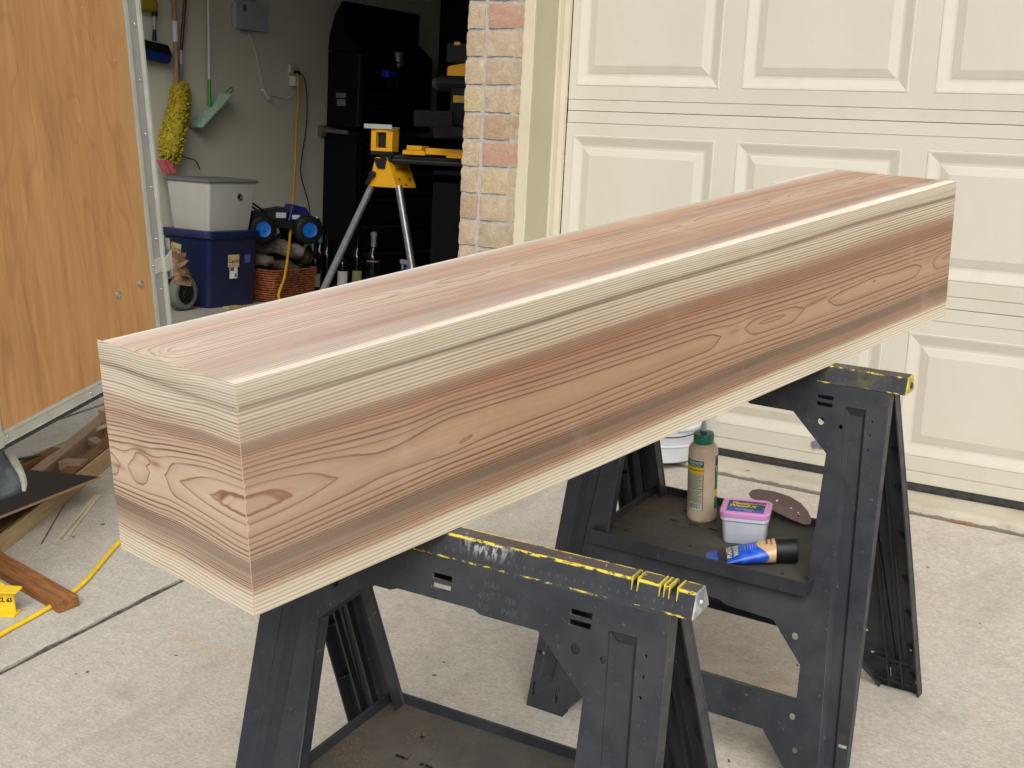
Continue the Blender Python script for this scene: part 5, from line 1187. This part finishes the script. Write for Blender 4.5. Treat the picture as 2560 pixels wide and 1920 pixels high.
# wall box, outlet, cables
p0_ = (-3.300,1.782,1.675); p1_ = (-3.300,2.047,1.532)
wb = thing('wall_box', 'white rounded control box on the garage side wall', 'wall box', (WX+.0005, (p0_[1]+p1_[1])/2-.02, 1.607))
M_ = Matrix.Rotation(math.radians(90), 4, 'Y')
def wall_rr(w_, h_, r_, x0, x1, mat, name, par, cy=0, cz_=0):
    pts = rrect(w_, h_, r_, 5); s_ = MB(); s_.prism(pts, lambda a, b, h: V(h, a+cy, b+cz_), x0, x1); return s_.build(name, mat, par, bevel=.002, smooth=True)
wall_rr(.250, .150, .022, 0, .006, M_black, 'back_plate', wb); wall_rr(.256, .156, .024, .006, .040, M_greyp, 'cover', wb)
wall_rr(.030, .040, .014, .040, .0415, M_purple, 'badge', wb, -.06, .040)
s_ = MB(); s_.box((0, -.05, .078), (.012, .05, .1)); s_.box((0, -.055, -.105), (.003, .045, -.082)); s_.build('bracket', M_greyp, wb)
po = (-3.300,2.290,1.335)
ot = thing('wall_outlet', 'cream wall outlet plate with plugs on the side wall', 'outlet', (WX, po[1], po[2]-.03))
wall_rr(.075, .12, .006, 0, .006, M_trim, 'cover_plate', ot); s_ = MB(); s_.box((.006, -.045, .005), (.030, -.015, .050)); s_.build('plug', M_trim, ot, bevel=.002)
s_ = MB(); s_.box((.006, -.03, -.075), (.055, .02, -.015)); s_.build('adapter', M_white, ot, bevel=.004)
s_ = MB(); s_.cyl((.006, .02, .012), (.04, .025, .008), .012, n=12); s_.build('plug', M_black, ot, bevel=.002)
def cable(pts, r_, mat, lab, cat='cable', name='cable'):
    s_ = MB(); s_.tube(smooth_path(pts), r_, 8); o = s_.build(name, mat, None, smooth=True); return tag(o, lab, cat)
oy, oz = po[1], po[2]-.03
cable([(WX+.04, oy+.0, oz+.0), (-3.240,2.280,1.280), (-3.240,2.288,1.148), (-3.220,2.253,0.978), (-3.150,2.169,0.737), (-3.020,2.012,0.505), (-2.840,1.791,0.289), (-2.740,1.653,0.143), (-2.680,1.552,0.019), (-2.62,1.75,-.015)], .0080, M_cordYd, 'yellow cord hanging from the wall outlet down to the basket', 'cord', 'extension_cord')
cable([(WX+.03, oy+.025, oz+.01), (WX+.04, oy+.06, oz-.01), (WX+.03, oy+.105, oz-.10), (WX+.03, oy+.11, oz-.30), (WX+.03, oy+.075, oz-.50), (WX+.03, oy+.07, oz-.62), (WX+.04, oy+.13, oz-.78), (WX+.04, oy+.16, oz-.9)], .0035, M_black, 'thin black cord hanging beside the yellow one')
wy = (p0_[1]+p1_[1])/2-.02
cq = [(-3.290,1.902,1.507), (-3.290,1.954,1.431), (-3.290,1.983,1.340), (-3.290,2.015,1.249), (-3.280,2.027,1.185)]
cable(cq, .003, M_white, 'thin white cable hanging from the wall box')
cq = [(-3.280,2.055,1.158), (-3.290,2.124,1.162), (-3.290,2.206,1.150), (-3.280,2.255,1.162), (-3.260,2.258,1.189)]
cable(cq, .003, M_white, 'white cable looping from the cable bundle to the adapter')
s_ = MB(); a_ = Vector((-3.270,1.999,1.192)); b_ = Vector((-3.270,2.058,1.147)); s_.tube([a_, a_.lerp(b_, .3)+V(0, .004, .006), a_.lerp(b_, .6)-V(0, .004, .0), b_], [.010, .016, .013, .017], 8); o = s_.build('cable_bundle', M_white, None, smooth=True); tag(o, 'white bundled cable knot on the wall below the wall box', 'cable')
# brooms and mops
zt_ = 2.15
def pole(name, lab, cat, p, q, r_, mat): pass
bb = thing('floor_squeegee', 'blue broom head on a grey pole hung on the wall at left', 'broom', tuple((-3.260,1.155,1.429)))
P_ = Vector((-3.260,1.155,1.429))
s_ = MB(); s_.cyl((0, 0, 0), (-.005, 0, .65), .010, n=12); s_.build('pole', M_alu2, bb, smooth=True)
s_ = MB(); s_.cyl((0, 0, -.03), (0, 0, .03), .012, .010, n=12); s_.cyl((0, 0, .10), (0, 0, .17), .016, n=12); s_.build('collar', M_black, bb, smooth=True)
s_ = MB(); s_.hexa([V(-.02, -.13, -.075), V(.02, -.13, -.075), V(.02, .11, -.095), V(-.02, .11, -.095)], [V(-.015, -.10, -.028), V(.015, -.10, -.028), V(.015, .09, -.045), V(-.015, .09, -.045)]); s_.build('head', M_black, bb, bevel=.004)
s_ = MB(); s_.hexa([V(-.025, -.135, -.125), V(.025, -.135, -.125), V(.025, .085, -.145), V(-.025, .085, -.145)], [V(-.02, -.13, -.076), V(.02, -.13, -.076), V(.02, .115, -.096), V(-.02, .115, -.096)]); s_.build('bristles', M_blueb, bb, bevel=.003)
bh_ = Vector((-3.250,1.329,0.825))
mp = thing('dust_mop', 'yellow fluffy mop on a wooden handle with green socket', 'mop', tuple(bh_))
top_ = Vector((-3.250,1.284,1.628))-bh_; sok = Vector((-3.250,1.323,0.937))-bh_
s_ = MB(); s_.cyl(sok, top_*1.35+V(0, 0, 0), .0135, n=14); s_.build('handle', M_wood, mp, smooth=True)
s_ = MB(); s_.cyl((0, 0, 0), sok, .0150, .0155, n=14); s_.build('socket', M_green, mp, smooth=True)
u0 = sok.lerp(top_, .68); u1 = sok.lerp(top_, .84); s_ = MB(); s_.cyl(u0, u1, .0165, n=14); s_.build('tape_band', M_white, mp, smooth=True)
s_ = MB(); fr_ = [V(0, 0, 0), V(-.0, -.02, -.02), V(0, -.06, -.030), V(0, -.12, -.035)]; s_.tube(smooth_path(fr_), .004, 6)
fr2 = [V(0, 0, 0), V(0, .02, -.035), V(0, .07, -.05), V(0, .12, -.06), V(0, .155, -.11)]; s_.tube(smooth_path(fr2), .0035, 6); s_.build('wire_frame', M_dsteel, mp, smooth=True)
# fluffy head: displaced loop of tufts
s_ = MB(); rf = random.Random(9); cpts = [V(.03, -.10, -.03), V(.03, -.085, .07), V(.03, -.045, .20), V(.0, -.005, .32), V(-.01, .035, .33), V(-.01, .045, .24), V(-.01, .03, .12)]
pp = smooth_path(cpts, 10); rs = [.066, .078, .064, .048, .034, .036, .026]
for i, p in enumerate(pp):
    r_ = np.interp(i/(len(pp)-1), np.linspace(0, 1, len(rs)), rs)
    for k in range(34):
        d_ = V(rf.gauss(0, 1)*.6, rf.gauss(0, 1), rf.gauss(0, 1)).normalized(); a_ = p+d_*r_*rf.uniform(.78, .92); s_.cyl(a_, a_+d_*.009+V(0, 0, -.003), .0075, .0055, n=6, cap=True)
o = s_.build('mop_head', M_fluff, mp, smooth=True)
s_ = MB(); s_.tube(pp, [float(np.interp(i/(len(pp)-1), np.linspace(0, 1, len(rs)), rs))*.8 for i in range(len(pp))], 12); s_.build('mop_core', M_fluff, mp, smooth=True)
a_ = Vector((-3.270,1.357,1.366)); b_ = Vector((-3.270,1.384,1.640))
rd = thing('red_pole_brush', 'dark red pole with white ferrule hanging beside the wooden handle', 'brush', tuple(a_)); d_ = b_-a_
s_ = MB(); s_.cyl((0, 0, 0), d_*2.2, .0095, n=12); s_.build('pole', M_red, rd, smooth=True)
c_ = Vector((-3.270,1.354,1.292))-a_; e_ = Vector((-3.270,1.364,1.140))-a_
s_ = MB(); s_.cyl(c_, (0, 0, 0), .0085, n=12); s_.build('ferrule', M_white, rd, smooth=True); s_ = MB(); s_.cyl(e_, c_, .004, .009, n=12); s_.build('tip', simple('pale_blue_plastic', (130, 142, 158), .5), rd, smooth=True)
a_ = Vector((-3.240,1.540,1.218)); b_ = Vector((-3.240,1.529,1.656))
fm = thing('flat_mop', 'white pole with green socket and tilted mint flat mop head', 'mop', tuple(a_)); d_ = b_-a_
s_ = MB(); s_.cyl((0, 0, 0), d_*2.0, .0078, n=12); s_.build('pole', M_white, fm, smooth=True)
c_ = Vector((-3.240,1.545,1.080))-a_; s_ = MB(); s_.cyl(c_, (0, 0, .003), .0125, .0095, n=12); s_.build('socket', M_green, fm, smooth=True)
p1 = Vector((-3.230,1.430,0.951))-a_; p2 = Vector((-3.230,1.666,1.146))-a_; dd = (p2-p1).normalized(); nn = V(1, 0, 0); ww = nn.cross(dd).normalized()
def slabp(p, q, w_, t_): return [p-ww*w_-nn*t_, q-ww*w_-nn*t_, q+ww*w_-nn*t_, p+ww*w_-nn*t_], [p-ww*w_+nn*t_, q-ww*w_+nn*t_, q+ww*w_+nn*t_, p+ww*w_+nn*t_]
s_ = MB(); b1, t1 = slabp(p1, p2, .009, .05); s_.hexa(b1, t1); s_.build('mop_head', M_mint, fm, bevel=.006)
p3 = Vector((-3.230,1.710,1.180))-a_; s_ = MB(); s_.tube([p2+ww*.008, p3+ww*.012, p3+dd*.008, p3-ww*.012, p2-ww*.008], .004, 6); s_.build('hanging_loop', M_green, fm, smooth=True)
a_ = Vector((-3.270,1.097,1.586)); s_ = MB(); s_.box((a_.x-.03, a_.y-.05, a_.z-.035), (a_.x+.03, a_.y+.065, a_.z+.03)); o = s_.build('yellow_sponge', simple('dull_yellow_sponge', (150, 132, 40), .9, .2, bump=.5), None, bevel=.01); tag(o, 'dull yellow sponge block on the wall at the top left', 'sponge')
a_ = Vector((-3.200,1.170,0.721))
s_ = MB(); 
for k in (0, 1): s_.hexa([a_+V(-.01, .0+.045*k, -.03), a_+V(.02, .0+.045*k, -.03), a_+V(.02, .035+.045*k, -.03), a_+V(-.01, .035+.045*k, -.03)], [a_+V(-.01, -.05+.045*k, .045), a_+V(.02, -.05+.045*k, .045), a_+V(.02, -.015+.045*k, .045), a_+V(-.01, -.015+.045*k, .045)])
o = s_.build('pink_dustpan', M_pink, None, bevel=.003); tag(o, 'pink ribbed plastic dustpan edge above the grey box', 'dustpan')
# ------------------------------------------------------------------ tool chest and added dark cabinet
CHY = 2.6
ch = thing('tool_chest', 'tall black tool chest with raised lid against the side wall', 'tool chest', (-3.28, CHY, -.024))
s_ = MB(); s_.box((.0, 0, 1.02), (.245, .78, 1.49)); s_.build('chest_body', M_steelblk, ch, bevel=.004)
s_ = MB(); s_.box((-.0, -.02, .05), (.27, .95, .985)); s_.build('cabinet_body', M_steelblk, ch, bevel=.004)
s_ = MB(); s_.prism([(0, 1.495), (.01, 1.60), (.05, 1.72), (.11, 1.80), (.125, 1.79), (.12, 1.60), (.235, 1.51), (.24, 1.495)], lambda a, b, h: V(a, h, b), .0, .78); s_.build('lid', M_steelblk, ch)
s_ = MB(); s_.box((-.04+.0, -.06, .96), (.02, -.02, 1.03)); s_.cyl((-.0, -.05, 1.0), (.22, -.05, .99), .014, n=12); s_.build('side_handle', simple('grey_handle_tube', (112, 106, 102), .5, .4), ch, smooth=True, bevel=.001)
s_ = MB(); s_.box((.075, -.003, 1.205), (.155, -.0005, 1.235)); s_.box((.085, -.0045, 1.155), (.155, -.0005, 1.196)); s_.build('carry_handle', simple('dim_grey_steel', (120, 122, 120), .5, .4), ch, bevel=.001)
s_ = MB(); s_.box((.2455, .004, 1.03), (.262, .03, 1.48)); s_.build('front_stile', simple('blue_black_steel', (36, 42, 50), .4, .4), ch)
for i in range(6):
    s_ = MB(); z0 = 1.04+i*.072; s_.box((.2455, .035, z0), (.255, .76, z0+.064)); d_ = s_.build('drawer', M_steelblk, ch, bevel=.002)
    s_ = MB(); s_.box((.2555, .06, z0+.048), (.262, .73, z0+.058)); s_.build('pull', simple('dark_pull', (30, 31, 33), .4), d_)
for i in range(5):
    s_ = MB(); z0 = .08+i*.175; s_.box((.2705, .01, z0), (.281, .93, z0+.165)); d_ = s_.build('drawer', M_steelblk, ch, bevel=.002)
    s_ = MB(); s_.box((.2815, .05, z0+.135), (.287, .89, z0+.15)); s_.build('pull', simple('dark_pull', (34, 35, 37), .4), d_)
# black cabinet added beyond the chest to stand in for the gloom
bc = thing('added_dark_cabinet', 'added tall black cabinet standing in for the gloom behind the saw stand', 'cabinet', (-3.26, 3.75, -.024))
s_ = MB(); s_.box((0, 0, .05), (.55, 2.3, 2.45)); s_.build('cabinet_body', M_steelblk, bc, bevel=.004)
for i in range(3):
    s_ = MB(); s_.box((.551, .02+i*.76, .07), (.562, .74+i*.76, 2.42)); s_.build('added_cabinet_door', M_steelblk, bc, bevel=.003)
# can and blue tool on the chest edge
pcn = (-3.030,3.022,1.393)
s_ = MB(); s_.lathe([(.040, 0), (.040, .10), (.037, .104), (.03, .104)], (pcn[0]-.02, pcn[1], pcn[2]+.0), n=20); 
cn = s_.build('metal_can', M_zinc, None, smooth=True); tag(cn, 'shiny metal can in the dark above the blue tool', 'can')
blt = thing('blue_power_tool', 'long dark blue tool lying in the gloom under the metal can', 'tool', (pcn[0]+.02, pcn[1]-.05, pcn[2]-.125))
Mr_ = Matrix.Rotation(math.radians(90), 4, 'Z')
s_ = MB(); s_.hexa([Mr_ @ V(-.16, -.05, .06), Mr_ @ V(.24, -.05, .04), Mr_ @ V(.24, .05, .04), Mr_ @ V(-.16, .05, .06)], [Mr_ @ V(-.15, -.04, .105), Mr_ @ V(.22, -.04, .075), Mr_ @ V(.22, .04, .075), Mr_ @ V(-.15, .04, .105)]); s_.build('tool_body', M_blue, blt, bevel=.01)
s_ = MB(); s_.hexa([Mr_ @ V(-.10, -.08, 0.0), Mr_ @ V(.30, -.08, 0.0), Mr_ @ V(.30, .08, 0.0), Mr_ @ V(-.10, .08, 0.0)], [Mr_ @ V(-.06, -.06, .13), Mr_ @ V(.1, -.06, .128), Mr_ @ V(.1, .045, .128), Mr_ @ V(-.06, .045, .13)]); s_.build('tool_base', M_steelblk, blt, bevel=.008)

# ------------------------------------------------------------------ mitre saw stand with saw
MS = V(-1.335, .76, 0)
ms = thing('saw_stand', 'yellow and black mitre saw stand on splayed aluminium legs', 'saw stand', (MS.x, MS.y, -.042), rz=math.radians(8))
z0 = .024
s_ = MB(); s_.hexa([V(-.062, -.03, .745+z0), V(.085, -.03, .745+z0), V(.085, .03, .745+z0), V(-.062, .03, .745+z0)], [V(-.030, -.03, .875+z0), V(.03, -.03, .875+z0), V(.03, .03, .875+z0), V(-.03, .03, .875+z0)])
s_.build('leg_bracket', M_yplas, ms, bevel=.003)
_ft = V(.031, -.031, .878+z0); _fb = V(.086, -.031, .747+z0); _d = V(.030, .135, 0); _in = V(-.005, .001, 0)
s_ = MB(); s_.hexa([_fb, _fb+_d+V(-.006, 0, .0), _fb+_d+V(-.006, 0, .0)+_in, _fb+_in], [_ft, _ft+_d, _ft+_d+_in, _ft+_in]); wp = s_.build('side_bracket', M_yplas, ms, bevel=.002)
_x = _d.normalized(); _z = _x.cross((_ft-_fb)).normalized(); _y = _z.cross(_x); _c = _ft.lerp(_fb, .40)+_d*.52+_z*.001
for a_, b_ in ((.25, .72), (.75, .72), (.5, .90)):
    _p = _ft.lerp(_fb, b_)+_d*a_; s_ = MB(); s_.cyl(_p-_z*.001, _p+_z*.002, .005, n=10); s_.build('bolt', M_black, wp)
s_ = MB(); s_.hexa([V(-.012, -.040, .828+z0), V(.024, -.040, .828+z0), V(.024, -.030, .828+z0), V(-.012, -.030, .828+z0)], [V(-.034, -.040, .872+z0), V(.030, -.040, .872+z0), V(.030, -.030, .872+z0), V(-.034, -.030, .872+z0)]); s_.build('clamp', M_black, ms, bevel=.002)
text('DEWALT', .019, frame(_c+_z*.002, _x, _y, _z), M_ink, wp, ext=.0004, wt=.0004)
s_ = MB(); _F = frame(_c+_z*.0018, _x, _y, _z)
for a_, b_ in (((-.046, -.013), (.046, -.0115)), ((-.046, .0115), (.046, .013)), ((-.046, -.013), (-.0445, .013)), ((.0445, -.013), (.046, .013))): s_.box((a_[0], a_[1], 0), (b_[0], b_[1], .0006), M=_F)
s_.build('badge_border', M_ink, wp)
s_ = MB(); s_.cyl((-.034, -.033, .80+z0), (-.034, -.052, .80+z0), .015, n=14); s_.hexa([V(-.072, -.05, .752+z0), V(-.052, -.05, .752+z0), V(-.052, -.035, .752+z0), V(-.072, -.035, .752+z0)], [V(-.045, -.05, .80+z0), V(-.027, -.05, .80+z0), V(-.027, -.035, .80+z0), V(-.045, -.035, .80+z0)]); s_.build('leg_lever', M_black, ms, bevel=.003)
for a_, b_ in ((V(-.050, -.01, .755+z0), V(-.365, -.10, .018)), (V(.084, -.01, .755+z0), V(.270, -.03, .018))):
    s_ = MB(); s_.cyl(a_, b_+V(0, 0, .02), .0165, n=16); l_ = s_.build('leg', M_zinc, ms, smooth=True)
    s_ = MB(); s_.cyl(b_+V(0, 0, .0), b_+V(0, 0, .03)+(a_-b_)*.02, .021, n=12); s_.build('rubber_foot', M_rubber, l_, smooth=True)
s_ = MB(); s_.box((-.005, -.03, .86+z0), (.05, .03, .895+z0)); s_.box((-.055, -.035, .885+z0), (.062, .035, .900+z0)); s_.build('beam_saddle', M_black, ms, bevel=.003)
s_ = MB()
s_.box((-.055, -.03, .902+z0), (.055, .03, .918+z0)); s_.box((-.055, -.03, .918+z0), (-.03, .03, 1.0+z0)); s_.box((.022, -.03, .918+z0), (.055, .03, 1.0+z0)); s_.box((-.055, -.03, .985+z0), (.055, .03, 1.003+z0)); s_.build('work_support', M_yplas, ms, bevel=.003)
s_ = MB(); s_.box((-.088, -.035, 1.0035+z0), (.055, .035, 1.010+z0)); s_.box((-.088, -.038, 1.000+z0), (.055, -.0355, 1.020+z0)); s_.build('roller_plate', M_alu, ms, bevel=.001)
s_ = MB(); s_.box((-.025, -.012, .92+z0), (.018, .012, .983+z0)); s_.build('support_post', M_black, ms)
# beam to the right, running back into the bay
s_ = MB(); s_.box((.05, -.02, .855+z0), (1.6, .07, .892+z0)); s_.build('stand_beam', M_black, ms, bevel=.003)
s_ = MB(); s_.box((.05, -.0215, .866+z0), (1.6, -.0202, .872+z0)); s_.box((.05, -.0215, .882+z0), (1.6, -.0202, .885+z0)); s_.build('beam_rib', simple('dim_steel', (84, 80, 70), .4, .5, .5), ms)
s_ = MB(); s_.box((.14, -.05, .915+z0), (.215, .02, .935+z0)); s_.box((.12, -.05, .895+z0), (.23, .02, .914+z0)); s_.build('saw_mount', M_yplas, ms, bevel=.002)
s_ = MB(); s_.box((.235, -.05, .90+z0), (1.2, .0, .928+z0)); s_.box((.34, -.055, .89+z0), (.44, -.05, .912+z0)); s_.build('saw_mount', M_yplas, ms, bevel=.003)
M_dg = simple('dark_grey_cast', (9, 10, 14), .6, .22)
mw = thing('mitre_saw', 'dark mitre saw resting on the yellow stand beam', 'saw', (MS.x+.42, MS.y+.06, .955), rz=math.radians(8))
s_ = MB(); s_.lathe([(.15, 0), (.16, .01), (.16, .045), (.14, .05)], n=28); s_.build('turntable', M_dg, mw, smooth=True)
s_ = MB(); s_.box((-.25, -.06, .045), (-.06, -.045, .115)); s_.box((.06, -.06, .045), (.28, -.045, .115)); s_.split('fence', M_dg, mw, bevel=.003)
s_ = MB(); s_.box((-.12, .02, .05), (.12, .16, .22)); s_.cyl((-.19, .05, .235), (.0, .05, .235), .035, n=16); s_.build('saw_head', M_dg, mw, bevel=.01)
s_ = MB(); s_.box((-.10, .0185, .155), (-.04, .0195, .185)); s_.build('badge', simple('dim_yellow', (150, 120, 30), .5), mw)
s_ = MB(); s_.cyl((-.19, .05, .235), (-.215, .05, .235), .028, .02, n=14); s_.build('end_knob', M_dsteel, mw, smooth=True)
s_ = MB(); s_.lathe([(.12, -.006), (.14, -.006), (.14, .006), (.12, .006)], n=36); b_ = s_.build('blade_guard', M_dg, mw, smooth=True); b_.matrix_local = Matrix.Translation((.10, .06, .19)) @ Matrix.Rotation(math.radians(90), 4, 'Y')
# yellow drill hanging right at the column
pd = (-1.332,1.300,1.260)
dr = thing('cordless_drill', 'yellow and black cordless drill in the dark beside the column', 'drill', tuple(pd))
s_ = MB(); s_.box((-.05, -.04, .05), (.10, .04, .14)); s_.build('battery', M_black, dr, bevel=.008)
s_ = MB(); s_.box((-.005, -.0412, .13), (.03, -.0405, .145)); s_.build('battery_badge', M_yplas, dr); s_ = MB(); s_.hexa([V(-.045, -.04, -.045), V(.1, -.04, -.07), V(.1, .04, -.07), V(-.045, .04, -.045)], [V(-.045, -.04, .035), V(.1, -.04, .055), V(.1, .04, .055), V(-.045, .04, .035)]); s_.build('housing', M_yplas, dr, bevel=.012)
s_ = MB(); s_.cyl((.0, 0, -.075), (.0, 0, -.13), .018, n=12); s_.cyl((.03, 0, -.07), (.035, 0, -.12), .014, n=12); s_.build('chuck', M_zinc, dr, smooth=True)
sh_ = thing('added_dark_shelf', 'added dark shelf filling the gloom deep in the garage behind the drill', 'shelf', (pd[0]-.1, pd[1]+.1, 0))  # shelf added to keep the bay behind the drill black
s_ = MB(); s_.box((-.10, 0, -.024), (.5, .35, .74)); s_.build('lower_body', M_steelblk, sh_); s_ = MB(); s_.box((-.10, .0, .78), (.5, .35, .80)); s_.box((-.1, .33, .80), (.5, .35, 1.9)); s_.build('back_panel', M_steelblk, sh_)
# small wood offcuts on the garage floor in front of the tote
s_ = MB(); a_ = V(-2.79, 1.27, -.022); s_.box((a_.x-.02, a_.y-.03, a_.z), (a_.x+.03, a_.y+.07, a_.z+.014)); o = s_.build('wood_offcut', M_brd2, None); tag(o, 'small pale wood offcut on the floor beside the tote', 'offcut')
bpy.context.view_layer.update()
